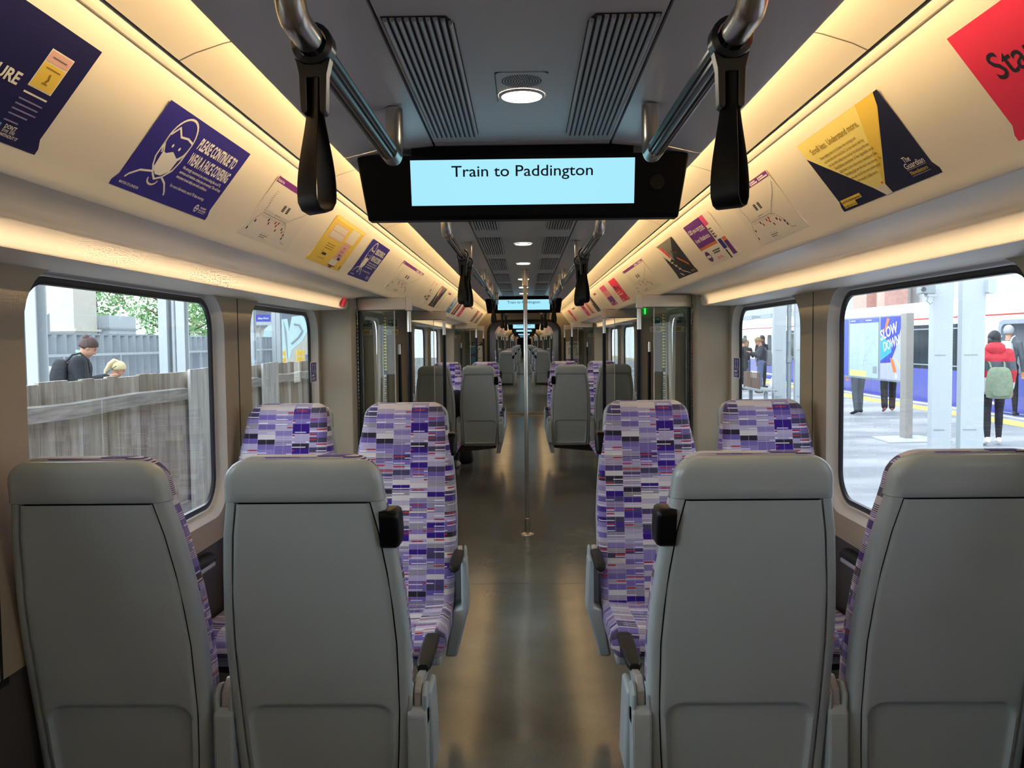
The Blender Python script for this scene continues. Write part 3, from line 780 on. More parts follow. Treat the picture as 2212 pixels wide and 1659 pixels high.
for k in (1, 2, 3):
    for y, n in ((2.56, 'first'), (10.75, 'second')): display(y + PER * k, 'tiny distant blue display, %s one in the %s carriage' % (n, ['', 'next', 'third', 'fourth'][k]))

# handrails
RX, RZ = .315, CAMZ + .452
def handrail(sd, ya, yc, posts, label, group='overhead handrails with black ribbed grips'):
    root = tag(empty('handrail', (sd * RX, ya, RZ)), label, 'handrail', group); L = yc - ya
    ztop = H - .008 - RZ
    def elbow(y, d):
        mb = MB(); r = .035
        pts = [(0, y, ztop), (0, y, .05)] + [(0, y + d * r * (1 - math.cos(R(q))), .05 - .05 * math.sin(R(q))) for q in (15, 35, 55, 75, 90)] + [(0, y + d * .10, 0)]
        mb.tube(pts, .0215, 16); return mb.build('end_bracket', 'steel_brushed', root, smooth=50)
    elbow(0, 1); elbow(L, -1)
    mb = MB(); n = 30; rs = []
    for y in (.075, L - .075):
        rs.append([((.0205 if k % 2 else .0180) * math.cos(2 * math.pi * k / n), y, (.0205 if k % 2 else .0180) * math.sin(2 * math.pi * k / n)) for k in range(n)])
    mb.loft(rs, 0); mb.build('grip_sleeve', 'rail_black', root, smooth=25)
    for p in posts:
        mb = MB(); mb.tube([(0, p - ya, ztop), (0, p - ya, .0)], .021, 16); mb.cyl((0, p - ya - .035, 0), (0, p - ya + .035, 0), .0235, n=16); mb.build('stanchion', 'steel', root, smooth=50)
    return root
S = ((-1, 'left'), (1, 'right'))
for sd, s in S:
    handrail(sd, 1.15, 2.08, [], 'nearest %s overhead rail in front of the display, a strap at its near end' % s)
    handrail(sd, 3.44, 6.66, [4.84], '%s overhead rail just behind the nearest display, two straps on it' % s)
    handrail(sd, 7.1, 9.75, [8.2], '%s overhead rail running up to the second display' % s)
    handrail(sd, 11.6, 15.2, [13.4], '%s overhead rail beyond the second display' % s)
    for k in (1, 2): 
        handrail(sd, 3.44 + PER * k, 9.75 + PER * k, [6.7 + PER * k], 'thin distant %s overhead rail in the %s carriage' % (s, ['', 'next', 'third'][k]))
# hanging straps
def make_strap():
    root = empty('hanging_strap')
    mb = MB(); n = 20
    for yy in (-.016, .016): pass
    ringp = [(.026 * math.cos(2 * math.pi * k / n), 0, .026 * math.sin(2 * math.pi * k / n)) for k in range(n)]
    outer = [(x * 1.22, z * 1.22) for x, _, z in ringp]; inner = [(x * .90, z * .90) for x, _, z in ringp]
    rs = []
    for P, yy in ((inner, -.02), (outer, -.015), (outer, .015), (inner, .02), (inner, -.02)): rs.append([(a, yy, b) for a, b in P])
    mb.loft(rs, 0, caps=False)
    mb.prism([(-.027, -.02), (-.021, -.045), (-.019, -.10), (-.014, -.105), (-.009, -.10), (-.010, -.05), (.010, -.05), (.009, -.10), (.014, -.105), (.019, -.10), (.021, -.045), (.027, -.02), (.012, -.03), (-.012, -.03)], (0, -.012, 0), (1, 0, 0), (0, 0, 1), (0, 1, 0), .024)
    mb.build('clasp', 'clasp', root, smooth=40, bevel=.0015)
    # loop band
    c, s = math.cos(R(38)), math.sin(R(38)); mb = MB(); path = []
    for k in range(0, 41):
        t = k / 40
        if t < .44: q = t / .44; path.append((-.003 - .016 * sstep(.1, .95, q), -.045 - .185 * q))
        elif t <= .56: a = math.pi * (t - .44) / .12; path.append((-.019 * math.cos(a), -.23 - .021 * math.sin(a)))
        else: q = (1 - t) / .44; path.append((.003 + .016 * sstep(.1, .95, q), -.045 - .185 * q))
    rs = []
    for i, (a, z) in enumerate(path):
        t0 = path[max(0, i - 1)]; t1 = path[min(40, i + 1)]; dx, dz = t1[0] - t0[0], t1[1] - t0[1]; l = math.hypot(dx, dz); nx, nz_ = -dz / l, dx / l
        wv = .0125 + .010 * sstep(-.07, -.22, z)
        P = []
        for b, th in ((-wv, -.0008), (-wv * .8, -.0022), (wv * .8, -.0022), (wv, -.0008), (wv, .0008), (wv * .8, .0022), (-wv * .8, .0022), (-wv, .0008)):
            xx = a + nx * th; zz_ = z + nz_ * th; P.append((xx * s + b * c, xx * c * 1.0 - b * s, zz_))
        rs.append(P)
    mb.loft(rs, 0); mb.build('strap_loop', 'strap_black', root, smooth=50)
    return root
SP = make_strap(); first = True
def strap(sd, y, label, rot=0):
    global first
    o = SP if first else copy_tree(SP); first = False
    o.location = (sd * RX, y, RZ); o.rotation_euler = (0, 0, rot); o.scale = (sd, 1, 1) if sd > 0 else (1, 1, 1)
    return tag(o, label, 'strap', 'black hanging straps')
for sd, s in S:
    strap(sd, 1.285, 'large black hanging strap nearest the camera on the %s' % s)
    strap(sd, 4.36, 'black strap hanging behind the display on the %s, nearer of the pair' % s)
    strap(sd, 4.74, 'black strap hanging behind the display on the %s, farther of the pair' % s)
    strap(sd, 8.75, 'black strap hanging before the second display on the %s' % s)
    strap(sd, 12.2, 'small black strap past the second display on the %s' % s)
    strap(sd, 14.6, 'tiny black strap on the %s close to the gangway' % s)
    for k in (1, 2):
        for j, y in enumerate((4.4, 6.2, 8.7)): strap(sd, y + PER * k, 'tiny distant %s strap, %s along the rail of the %s carriage' % (s, ['first', 'middle', 'last'][j], ['', 'next', 'third'][k]))

# centre pole
root = tag(empty('centre_pole', (.012, 6.745, 0)), 'polished steel pole standing in the aisle from floor to ceiling', 'pole')
mb = MB(); mb.tube([(0, 0, .0), (0, 0, H)], .0165, 20); mb.build('pole', 'steel', root, smooth=50)
mb = MB(); mb.tube([(0, 0, 0), (0, 0, .006), (0, 0, .014), (0, 0, .02)], [.058, .056, .032, .022], 28); mb.build('base_flange', 'steel', root, smooth=40)
mb = MB(); mb.tube([(0, 0, .01), (0, 0, .13), (0, 0, .135)], [.024, .021, .0165], 20); mb.build('sleeve', 'steel', root, smooth=40)
mb = MB(); mb.tube([(0, 0, H - .14), (0, 0, H - .135), (0, 0, H - .004)], [.0165, .024, .024], 20); mb.tube([(0, 0, H - .008), (0, 0, H)], .033, 24); mb.build('sleeve', 'steel', root, smooth=40)

# draught screens
def screen(sd, y, label, far):
    root = tag(empty('draught_screen', (0, y, 0)), label, 'screen partition', 'glass draught screens beside the doors'); px = .762; zb = CAMZ + .262
    A = lambda a: (min(sd * a[0], sd * a[1]), max(sd * a[0], sd * a[1]))
    x0, x1 = A((px + .01, 1.112)); mb = MB(); mb.box(x0, x1, -.014, .014, zb - .045, zb + .043); mb.build('top_bar', 'steel_brushed', root, bevel=.007)
    x0, x1 = A((px - .02, px + .022)); mb = MB(); mb.box(x0, x1, -.018, .018, zb - .05, zb + .047); mb.build('end_block', 'steel_brushed', root, bevel=.005)
    mb = MB(); mb.tube([(sd * px, 0, 0), (sd * px, 0, zb - .04)], .0150, 16); mb.build('pole', 'steel', root, smooth=50)
    mb = MB(); mb.tube([(sd * px, 0, .5), (sd * px, 0, CAMZ + .075)], .0172, 16); mb.build('grip_sleeve', 'black_plastic', root, smooth=50)
    x0, x1 = A((.862, 1.106)); mb = MB(); mb.box(x0, x1, -.004, .004, .42, zb - .03); mb.build('glass_panel', 'screen_glass', root)
    mb = MB(); x0, x1 = A((.857, .863)); mb.box(x0, x1, -.005, .005, .42, zb - .03); mb.build('panel_edge', 'reveal', root)
    mb = MB(); x0, x1 = A((px, 1.106)); mb.box(x0, x1, -.012, .012, .36, .42); mb.build('lower_rail', 'steel_brushed', root, bevel=.004)
k = 0
for y, n in ((5.54, 'nearer side of the first doors'), (7.95, 'far side of the first doors'), (13.32, 'nearer side of the second doors'), (15.70, 'far side of the second doors')):
    for sd, s in S: screen(sd, y, 'glass screen with steel bar and pole on the %s, %s' % (s, n), 0)
for kk in (1, 2):
    for y, n in ((-2.0, 'first'), (.36, 'second'), (5.54, 'third'), (7.95, 'fourth'), (13.32, 'fifth'), (15.7, 'last')):
        for sd, s in S: screen(sd, y + PER * kk, 'distant %s glass screen, %s one along the %s carriage' % (s, n, ['', 'next', 'third'][kk]), 0)

# grab poles on the far door pillars, signs, hazard strips
for Yp, dn_, in ((7.97, 'first'), (15.72, 'second')):
    for sd, s in S:
        root = tag(empty('grab_rail', (sd * 1.185, Yp - .055, 0)), 'vertical grab rail on the %s pillar of the %s doors, black with steel top' % (s, dn_), 'handrail', 'grab rails on the door pillars')
        mb = MB(); mb.tube([(0, 0, .9), (0, 0, CAMZ - .01)], .0135, 14); mb.build('rail', 'steel', root, smooth=50)
        mb = MB(); mb.tube([(0, 0, .92), (0, 0, CAMZ - .105)], .016, 14); mb.build('grip_sleeve', 'black_plastic', root, smooth=50)
        mb = MB(); mb.box(-.012, .012, 0, .058, CAMZ - .03, CAMZ - .006); mb.box(-.012, .012, 0, .058, .90, .925); mb.build('bracket', 'door_dark', root, bevel=.003)
        un = Vector((0, -1, 0)); ux = Vector((1, 0, 0)); uz = Vector((0, 0, 1)); yy = Yp - .002
        # exit sign
        x0 = min(sd * 1.205, sd * 1.300); sh = Sheet((x0, yy, CAMZ + .158), ux, uz, un); sh.poly(rr(0, .095, 0, .075, .006, 3), 'offwhite', 0, th=.001); sh.rect(.003, .092, .003, .072, 'green_sign', 2, .005)
        dr = -1 if sd < 0 else 1; cx = .030 if sd < 0 else .065
        sh.line([(cx - dr * .016, .045), (cx + dr * .014, .045)], .005, 'offwhite', 3); sh.line([(cx + dr * .003, .056), (cx + dr * .015, .045), (cx + dr * .003, .034)], .005, 'offwhite', 3)
        ox = .055 if sd < 0 else .015
        sh.line([(ox, .03), (ox, .062), (ox + .022, .062), (ox + .022, .03)], .003, 'offwhite', 3); sh.poly(rr(ox + .008, ox + .014, .05, .056, .003, 3), 'offwhite', 3)
        sh.line([(ox + .012, .05), (ox + .009, .038), (ox + .003, .03)], .003, 'offwhite', 3); sh.line([(ox + .009, .038), (ox + .016, .03)], .003, 'offwhite', 3); sh.line([(ox + .004, .046), (ox + .017, .043)], .002, 'offwhite', 3)
        sh.text('Exit', .008, .010, .020, 'offwhite', 3)
        tag(sh.build('exit_sign'), 'green exit sign with arrow on the %s pillar of the %s doors' % (s, dn_), 'sign', 'green exit signs')
        x0 = min(sd * 1.20, sd * 1.318); sh = Sheet((x0, yy, CAMZ + .083), ux, uz, un); sh.poly(rr(0, .118, 0, .05, .004, 3), 'offwhite', 0, th=.001); sh.rect(.045, .116, .003, .047, 'yellow', 2)
        sh.poly([(.008, .008), (.038, .008), (.023, .042)], 'ink', 2); sh.poly([(.013, .011), (.033, .011), (.023, .036)], 'offwhite', 3); sh.line([(.023, .028), (.023, .018)], .003, 'ink', 4)
        for q, tx in enumerate((.045, .058, .052)): sh.rect(.050, .050 + tx, .034 - .012 * q, .040 - .012 * q, 'ink', 3)
        tag(sh.build('warning_sticker'), 'yellow and white warning sticker below the exit sign, %s pillar of the %s doors' % (s, dn_), 'sticker', 'warning stickers below the exit signs')
        # hazard strip
        xa, xb = (sd * 1.350, sd * 1.314); sh = Sheet((min(xa, xb), yy, .3), ux, uz, un); W = .036
        sh.poly([(0, 0), (W, 0), (W, 1.53), (0, 1.53)], 'rubber', 0, th=.001)
        z = .02
        while z < 1.50:
            if not (.62 < z < .98):
                a_, b_ = (W - .002, .004) if sd < 0 else (.002, W - .004)
                sh.poly([(a_, z), (a_, z + .027), (b_, z + .0135)], 'hazard_yellow', 2)
            z += .029
        sh.rect(.006, W - .006, .63, .97, 'offwhite', 2)
        for q in range(14): sh.rect(.010, W - .010, .645 + q * .022, .645 + q * .022 + (.016 if q % 3 else .01), 'grey_ink', 3)
        tag(sh.build('hazard_strip'), 'black and yellow hazard strip down the %s side of the %s doors' % (s, dn_), 'hazard strip', 'hazard strips beside the doors')
# door status light on the right, red label and handle
mb = MB(); mb.box(1.146, 1.156, 7.945, 7.968, CAMZ + .252, CAMZ + .315); tag(mb.build('door_light', 'green_led', bevel=.002), 'small green light at the top of the right door pillar', 'indicator light')
for sd, s in S:
    # door instructions on the leaf edge next to the near pillar
    sh = Sheet((sd * 1.3245, 6.56 if sd > 0 else 6.62, 1.0), (0, 1, 0) if sd < 0 else (0, -1, 0), (0, 0, 1), (-sd, 0, 0))
    c_ = 'offwhite' if sd < 0 else 'red_line'
    random.seed(3)
    for q in range(26):
        sh.rect(-.012 + random.uniform(-.004, 0), .006 + random.uniform(0, .012), .05 + q * .028, .05 + q * .028 + random.uniform(.008, .02), c_, 2)
    sh.poly(rr(-.02, .02, .80, .86, .004, 3), 'offwhite', 2); sh.poly(rr(-.012, .012, .81, .85, .003, 3), 'ink', 3)
    tag(sh.build('door_notice'), 'vertical lettering strip on the %s door edge behind the near screen' % s, 'notice')
    # priority seat sticker on the wall
    y0 = 5.08; ux = (0, 1, 0) if sd < 0 else (0, -1, 0)
    sh = Sheet((sd * 1.309, y0 if sd < 0 else y0 + .14, CAMZ - .235), ux, (0, 0, 1), (-sd, 0, 0)); sh.poly(rr(0, .14, 0, .125, .006, 3), 'offwhite', 0, th=.001); sh.rect(.004, .136, .004, .121, 'navy', 2)
    for cx in (.045, .095):
        sh.poly(rr(cx - .008, cx + .008, .098, .112, .006, 3), 'offwhite', 3); sh.line([(cx, .095), (cx - .004, .07), (cx + .012, .066), (cx + .013, .05)], .009, 'offwhite', 3)
    sh.rect(.02, .085, .036, .046, 'offwhite', 3)
    for q in range(2): sh.rect(.02, .11 - q * .02, .022 - q * .009, .026 - q * .009, 'offwhite', 3)
    tag(sh.build('priority_sticker'), 'small navy priority seat sticker on the %s wall beside the small window' % s, 'sticker')
# red alarm label on left casing
sh = Sheet((-1.128, 5.16, CAMZ + .255), (0, 1, 0), (.35, 0, .94), (.94, 0, -.35)); sh.poly(rr(0, .10, -.02, .028, .004, 3), 'red_poster', 0, th=.006); sh.rect(.01, .09, -.012, -.004, 'ink', 8); sh.rect(.01, .07, .004, .016, 'ink', 8)
tag(sh.build('alarm_label'), 'small red label on the end of the left window casing', 'label')
# bulkhead posters
for sd, s in S:
    sh = Sheet((-1.05 if sd < 0 else .80, 15.985, CAMZ - .385), (1, 0, 0), (0, 0, 1), (0, -1, 0)); W_ = .25; sh.poly([(0, 0), (W_, 0), (W_, .385), (0, .385)], 'white', 0, th=.004)
    if sd < 0:
        sh.rect(0, W_, .325, .385, 'ink', 12); sh.poly(rr(.015, .05, .338, .372, .016, 4), 'white', 13); sh.poly(rr(.023, .042, .346, .364, .009, 4), 'ink', 14)
        sh.rect(.07, .22, .358, .368, 'white', 13); sh.rect(.07, .18, .342, .350, 'white', 13)
        sh.rect(0, W_ * .52, 0, .30, 'sky_blue', 11); sh.line([(.03, .14), (.11, .17), (.20, .27)], .014, 'ink', 13); sh.line([(.05, .15), (.12, .13), (.16, .20)], .018, 'ink', 13); sh.line([(.03, .12), (.09, .12)], .03, 'photo_grey', 13)
        sh.rect(.14, .22, .08, .09, 'grey_ink', 13); sh.rect(.02, .11, .04, .05, 'grey_ink', 13)
        L_ = 'white poster with black header on the left end wall'
    else:
        sh.rect(.06, .23, .345, .358, 'ink', 12); sh.rect(.04, .055, .318, .33, 'ink', 12); sh.rect(.075, .22, .318, .331, 'ink', 12); sh.rect(.232, .238, .318, .34, 'red_line', 12)
        sh.rect(0, W_, 0, .05, 'purple_vio', 12); sh.poly(rr(.02, .045, .012, .037, .012, 4), 'white', 13); sh.rect(.15, .23, .018, .032, 'white', 13)
        sh.poly([(.15, .28), (.19, .295), (.23, .14), (.19, .12)], 'photo_grey', 12); sh.poly([(.16, .27), (.185, .28), (.215, .15), (.19, .14)], 'white', 13)
        for q in range(6): sh.rect(.04, .09, .14 + q * .022, .15 + q * .022, 'grey_ink', 12)
        L_ = 'white poster with purple footer on the right end wall'
    tag(sh.build('wall_poster'), L_, 'poster')

# ================================================================ POSTERS ON THE SLOPING PANELS
PT = Vector((.7365, 0, CAMZ + .516)); PBm = Vector((.871, 0, CAMZ + .342))
PH = (PT - PBm).length
def poster(sd, ya, yc, kind, label):
    W = yc - ya
    bot = Vector((sd * PBm.x, 0, PBm.z)); up = Vector((sd * (PT.x - PBm.x), 0, PT.z - PBm.z)).normalized()
    ux = Vector((0, 1, 0)) if sd < 0 else Vector((0, -1, 0)); un = Vector((-sd * up.z, 0, sd * up.x)) if True else None
    un = Vector((-sd * abs(up.z), 0, -abs(up.x)))
    o = bot + Vector((0, ya if sd < 0 else yc, 0)) - un * .004
    sh = Sheet(o, ux, up, un); c = .012
    base = {'amex': 'navy_dark', 'mask': 'navy', 'map': 'offwhite', 'yellow': 'yellow', 'qr': 'offwhite', 'photo': 'photo_dark', 'blank': 'offwhite', 'blue': 'sky_blue', 'brown': 'brown', 'pink': 'pink', 'stari': 'red_poster',
            'guardian': 'midnight', 'cbd': 'offwhite', 'red': 'red_poster', 'magenta': 'pink', 'stripe': 'pale_pink', 'grey': 'photo_grey'}[kind]
    out = [(0, 0), (W, 0), (W, .012), (W - c, .03), (W - c, PH), (c, PH), (c, .03), (0, .012)]
    sh.poly(out, base, 0, th=.0018)
    X = lambda u: c + u * (W - 2 * c)      # 0..1
    Yv = lambda v: v * PH
    def R_(u0, u1, v0, v1, m, l=1): sh.rect(X(u0), X(u1), Yv(v0), Yv(v1), m, l)
    def Ln(pts, wd, m, l=2): sh.line([(X(a), Yv(b)) for a, b in pts], wd, m, l)
    def Tx(s_, u, v, h, m, l=2, width=None, bold=0, **k): sh.text(s_, X(u), Yv(v), h, m, l, width * (W - 2 * c) if width else None, bold, **k)
    if kind == 'amex':
        R_(0, .38, .0, 1, 'tan_paper'); R_(0, .20, 0, .7, 'navy_dark', 2); R_(.1, .38, 0, .68, 'navy_dark', 2)
        for q in range(3): Ln([(.02, .75 + q * .1), (.36, .72 + q * .1)], .003, 'brown', 2)
        Tx('PLEASURE', .44, .45, .030, 'white', 3, width=.29, bold=.03)
        sh.poly([(X(a), Yv(b)) for a, b in ((.775, .49), (.905, .49), (.905, .82), (.775, .82))], 'white', 2); R_(.78, .90, .50, .71, 'yellow', 3); R_(.78, .90, .72, .81, 'pale_pink', 3)
        sh.rect(X(.80), X(.88), Yv(.76), Yv(.77), 'grey_ink', 4); sh.rect(X(.80), X(.88), Yv(.67), Yv(.68), 'gold_ink', 4); Ln([(.84, .63), (.846, .59), (.838, .56)], .005, 'gold_ink', 4); R_(.825, .855, .545, .557, 'gold_ink', 4)
        R_(.775, .905, .43, .445, 'white', 3)
        for q, l_ in enumerate((.18, .17, .18, .14)): R_(.775, .775 + l_ * .72, .37 - q * .045, .382 - q * .045, 'lilac_ink', 3)
        R_(.775, .85, .175, .187, 'lilac_ink', 3)
        R_(.70, .78, .05, .145, 'sky_blue', 3); Tx('AM', .708, .102, .011, 'white', 4, width=.064, bold=.03); Tx('EX', .712, .06, .011, 'white', 4, width=.058, bold=.03)
        Tx("DON'T", .80, .12, .010, 'white', 3, bold=.02); Tx('live life', .80, .085, .012, 'white', 3); Tx('WITHOUT IT', .80, .05, .008, 'white', 3, bold=.02)
    elif kind == 'mask':
        el = lambda cu, cv, ru, rv, a0=0, a1=360, n=24: [(cu + ru * math.cos(R(a0 + (a1 - a0) * k / n)), cv + rv * math.sin(R(a0 + (a1 - a0) * k / n))) for k in range(n + 1)]
        Ln(el(.27, .69, .115, .27, -40, 220), .0055, 'white')                       # head outline
        Ln([(.155, .68), (.16, .45), (.185, .36), (.23, .27), (.27, .22), (.32, .27), (.37, .38), (.385, .50), (.385, .68)], .0055, 'white')
        Ln([(.165, .72), (.20, .82), (.255, .74), (.32, .76), (.375, .74)], .0055, 'white')
        sh.poly([(X(a), Yv(b)) for a, b in ((.19, .53), (.22, .52), (.27, .565), (.33, .52), (.355, .53), (.35, .36), (.30, .28), (.25, .27), (.20, .33))], 'white', 3)
        Ln([(.16, .62), (.20, .52)], .004, 'white'); Ln([(.385, .60), (.345, .52)], .004, 'white')
        for e in (.235, .305): sh.poly([(X(a), Yv(b)) for a, b in el(e, .62, .009, .022, n=8)[:-1]], 'white', 3)
        Ln(el(.265, .21, .045, .06, 180, 360, 8), .005, 'white'); Ln([(.215, .29), (.12, .25), (.06, .17), (.045, .13)], .0055, 'white'); Ln([(.32, .27), (.38, .22), (.43, .13), (.44, .10)], .0055, 'white')
        Tx('PLEASE CONTINUE TO', .44, .72, .042, 'white', 2, width=.48, bold=.03); Tx('WEAR A FACE COVERING', .44, .53, .042, 'white', 2, width=.51, bold=.03)
        for q, s_ in enumerate(('We strongly recommend you continue doing this on all TfL', 'services and stations, unless you are exempt. This will help', 'everyone travel safely and with confidence.', '', 'For more information, search TfL face coverings.')):
            if s_: Tx(s_, .44, .455 - q * .06, .0115, 'white', 2, width=.50 * len(s_) / 58, bold=.012)
        Tx('MAYOR OF LONDON', .03, .05, .009, 'white', 2, bold=.02)
        sh.poly([(X(a), Yv(b)) for a, b in el(.835, .10, .022, .052, n=16)[:-1]], 'white', 2); sh.poly([(X(a), Yv(b)) for a, b in el(.835, .10, .013, .031, n=16)[:-1]], 'navy', 3); R_(.808, .862, .092, .108, 'white', 4)
        Tx('TRANSPORT', .875, .115, .007, 'white', 2, bold=.02); Tx('FOR LONDON', .875, .08, .007, 'white', 2, bold=.02); R_(.875, .96, .06, .066, 'white', 2)
    elif kind == 'map':
        R_(.0, 1, .90, .985, 'purple_head', 2); Tx('Elizabeth line', .01, .917, .013, 'white', 3, bold=.015)
        R_(.62, .635, .91, .97, 'white', 3); R_(.645, .74, .945, .965, 'white', 3); R_(.645, .77, .915, .935, 'white', 3); R_(.80, .815, .91, .97, 'white', 3); R_(.825, .92, .945, .965, 'white', 3); R_(.825, .985, .915, .935, 'white', 3)
        Ln([(.12, .80), (.14, .62), (.15, .42), (.60, .42), (.66, .38), (.76, .20), (.77, .10)], .0016, 'grey_ink'); Ln([(.15, .42), (.07, .28), (.05, .12)], .0016, 'grey_ink')
        Ln([(.60, .40), (.74, .56), (.86, .66), (.97, .82)], .0016, 'photo_grey'); Ln([(.77, .10), (.85, .08)], .0014, 'grey_ink'); Ln([(.36, .42), (.36, .46), (.46, .46)], .0014, 'grey_ink')
        random.seed(5)
        for q in range(9): u = .12 + .02 * math.sin(q); Ln([(u, .46 + q * .04), (u + .03, .47 + q * .04)], .0012, 'grey_ink')
        for q in range(12): t = q / 11; u = .70 + t * .27; v = .52 + t * .28; Ln([(u, v), (u + .012, v - .03)], .0012, 'photo_grey')
        for q in range(14): u = .17 + q * .034; Ln([(u, .40), (u + .004, .36)], .002, 'grey_ink'); Ln([(u, .44), (u + .006, .475)], .0018, 'grey_ink')
        for u in (.40, .49): R_(u, u + .05, .55, .66, 'ink'); [R_(u, u + .05, .57 + k * .025, .574 + k * .025, 'offwhite', 3) for k in range(4)]
        for u, v, m in ((.30, .33, 'ink'), (.33, .28, 'red_line'), (.44, .33, 'red_line'), (.48, .29, 'red_line'), (.50, .34, 'red_line'), (.52, .22, 'red_line'), (.62, .28, 'ink'), (.66, .24, 'red_line'), (.72, .20, 'ink'), (.73, .14, 'ink'), (.10, .24, 'ink'), (.05, .10, 'ink')): R_(u, u + .022, v, v + .045, m, 2)
        R_(.33, .50, .13, .133, 'photo_grey'); R_(.33, .48, .092, .104, 'grey_ink'); R_(.33, .44, .060, .072, 'grey_ink'); R_(.33, .50, .035, .038, 'photo_grey')
    elif kind == 'yellow':
        R_(.02, .98, .93, .99, 'yellow_light'); R_(.10, .52, .56, .86, 'pale_pink'); [R_(.11 + .08 * k, .18 + .08 * k, .72, .84, 'offwhite', 2) for k in range(5)]; R_(.11, .50, .58, .70, 'offwhite', 2)
        for k in range(4): R_(.2 + .08 * k, .204 + .08 * k, .58, .70, 'pale_pink', 3)
        R_(.60, .88, .62, .92, 'offwhite'); R_(.60, .84, .18, .60, 'pale_pink'); Ln([(.68, .50), (.76, .50), (.76, .40), (.68, .40), (.68, .50)], .004, 'pink')
        for k in range(3): R_(.20, .44, .44 - k * .05, .455 - k * .05, 'gold_ink')
        R_(.24, .36, .20, .25, 'ink'); Ln([(.22, .30), (.205, .25), (.215, .18)], .003, 'ink'); R_(.20, .40, .12, .13, 'gold_ink')
        R_(.56, .78, .06, .2, 'offwhite', 3); R_(.56, .80, .05, .065, 'ink', 4); R_(.62, .72, .0, .05, 'red_line', 3); R_(.72, .80, .21, .26, 'navy', 3); R_(.95, .97, .04, .12, 'ink', 3)
        R_(.66, .78, .31, .33, 'grey_ink', 3); R_(.68, .77, .27, .285, 'grey_ink', 3)
    elif kind == 'qr':
        R_(.0, .5, .0, .16, 'white'); Ln([(.4, .9), (.5, .55), (.55, .3)], .004, 'photo_grey'); Ln([(.5, .9), (.6, .55), (.62, .3)], .003, 'brown'); R_(.2, .3, .55, .66, 'brown'); R_(.25, .4, .52, .54, 'brown')
        R_(.10, .26, .24, .34, 'brown'); R_(.40, .72, .18, .40, 'brown'); R_(.45, .55, .22, .34, 'offwhite', 3); R_(.60, .68, .26, .36, 'offwhite', 3); R_(.3, .6, .9, .96, 'pale_pink')
    elif kind in ('photo', 'grey'):
        sh.poly([(X(a), Yv(b)) for a, b in ((.0, .62), (.40, .50), (.62, .72), (.98, 1), (0, 1))], 'photo_grey', 1)
        sh.poly([(X(a), Yv(b)) for a, b in ((.06, .99), (.34, .56), (.18, .50), (.0, .72), (0, .99))], 'offwhite', 2)
        sh.poly([(X(a), Yv(b)) for a, b in ((.12, .93), (.20, .95), (.38, .66), (.28, .58))], 'red_poster', 3)
        Ln([(.12, .58), (.45, .16), (.7, .04)], .006, 'offwhite', 3); Ln([(.40, .55), (.72, .20), (.95, .06)], .012, 'ink', 2); Ln([(.62, .50), (.90, .26)], .014, 'orange', 3); Ln([(.55, .70), (.80, .62)], .012, 'brown', 3); Ln([(.3, .8), (.42, .5)], .008, 'white', 3)
        for k in range(3): R_(.18 + .07 * k, .30 + .07 * k, .44 - .11 * k, .47 - .11 * k, 'offwhite', 4)
        Ln([(.25, .12), (.35, .05)], .008, 'offwhite', 4); R_(.78, .98, .05, .10, 'gold_ink', 4)
    elif kind == 'blank':
        R_(.15, .55, .84, .93, 'ink'); R_(.3, .45, .85, .92, 'red_line', 3); random.seed(9)
        for k in range(14): u = random.uniform(.1, .8); v = random.uniform(.1, .7); R_(u, u + .06, v, v + .012, 'photo_grey')
    elif kind == 'blue':
        R_(.0, 1, .86, 1, 'offwhite'); [R_(.1 + .25 * k, .25 + .25 * k, .62 - .12 * k, .86, 'offwhite') for k in range(3)]; R_(.1, .8, .3, .36, 'offwhite'); R_(.2, .9, .12, .2, 'lilac_ink')
    elif kind == 'brown':
        R_(.0, .35, .1, 1, 'red_line'); R_(.35, .5, 0, 1, 'offwhite'); R_(.55, .9, .3, .7, 'ink'); R_(.6, .95, .75, .95, 'red_poster'); Ln([(.1, .1), (.6, .8)], .012, 'orange')
    elif kind in ('pink', 'red'):
        Tx('Staring', .12, .55, .05 if W > .4 else .03, 'ink', width=.7, bold=.01)
        R_(.10, .5, .40, .44, 'offwhite'); R_(.10, .7, .30, .34, 'offwhite' if kind == 'red' else 'pale_pink'); R_(.1, .35, .06, .1, 'offwhite'); R_(.78, .92, .05, .13, 'offwhite'); R_(.2, .4, .62, .72, 'navy', 1) if kind == 'red' else None
    elif kind == 'magenta':
        R_(.0, 1, .45, .74, 'pale_pink'); R_(0, 1, .08, .45, 'purple_vio'); [R_(.1, .8, .50 + k * .06, .53 + k * .06, 'pink', 2) for k in range(4)]; R_(.1, .45, .12, .18, 'offwhite', 2); R_(.82, .95, .0, .16, 'offwhite', 3)
    elif kind == 'stripe':
        R_(.1, .5, .1, .9, 'red_line'); R_(.2, .9, .86, .95, 'brown'); R_(.6, .8, .2, .6, 'orange'); R_(.1, .9, .05, .1, 'grey_ink')
    elif kind == 'stari':
        Tx('Staring', .10, .50, .072, 'ink', bold=.008)
        Tx('MAYOR OF LONDON', .05, .07, .010, 'pale_pink', bold=.02)
    elif kind == 'guardian':
        sh.poly([(X(a), Yv(b)) for a, b in ((0, 1), (0, .80), (.44, .115), (.50, .0), (.565, .0), (.555, .12), (.93, .86), (.97, 1))], 'yellow_light', 1)
        sh.poly([(X(a), Yv(b)) for a, b in ((.44, .115), (.50, .0), (.565, .0), (.555, .12))], 'offwhite', 2)
        sh.poly([(X(a), Yv(b)) for a, b in ((.55, .14), (.93, .86), (.97, 1), (.78, 1))], 'yellow', 2)
        Tx('Scroll less. Understand more.', .10, .80, .024, 'gold_ink', 3, width=.60, bold=.004)
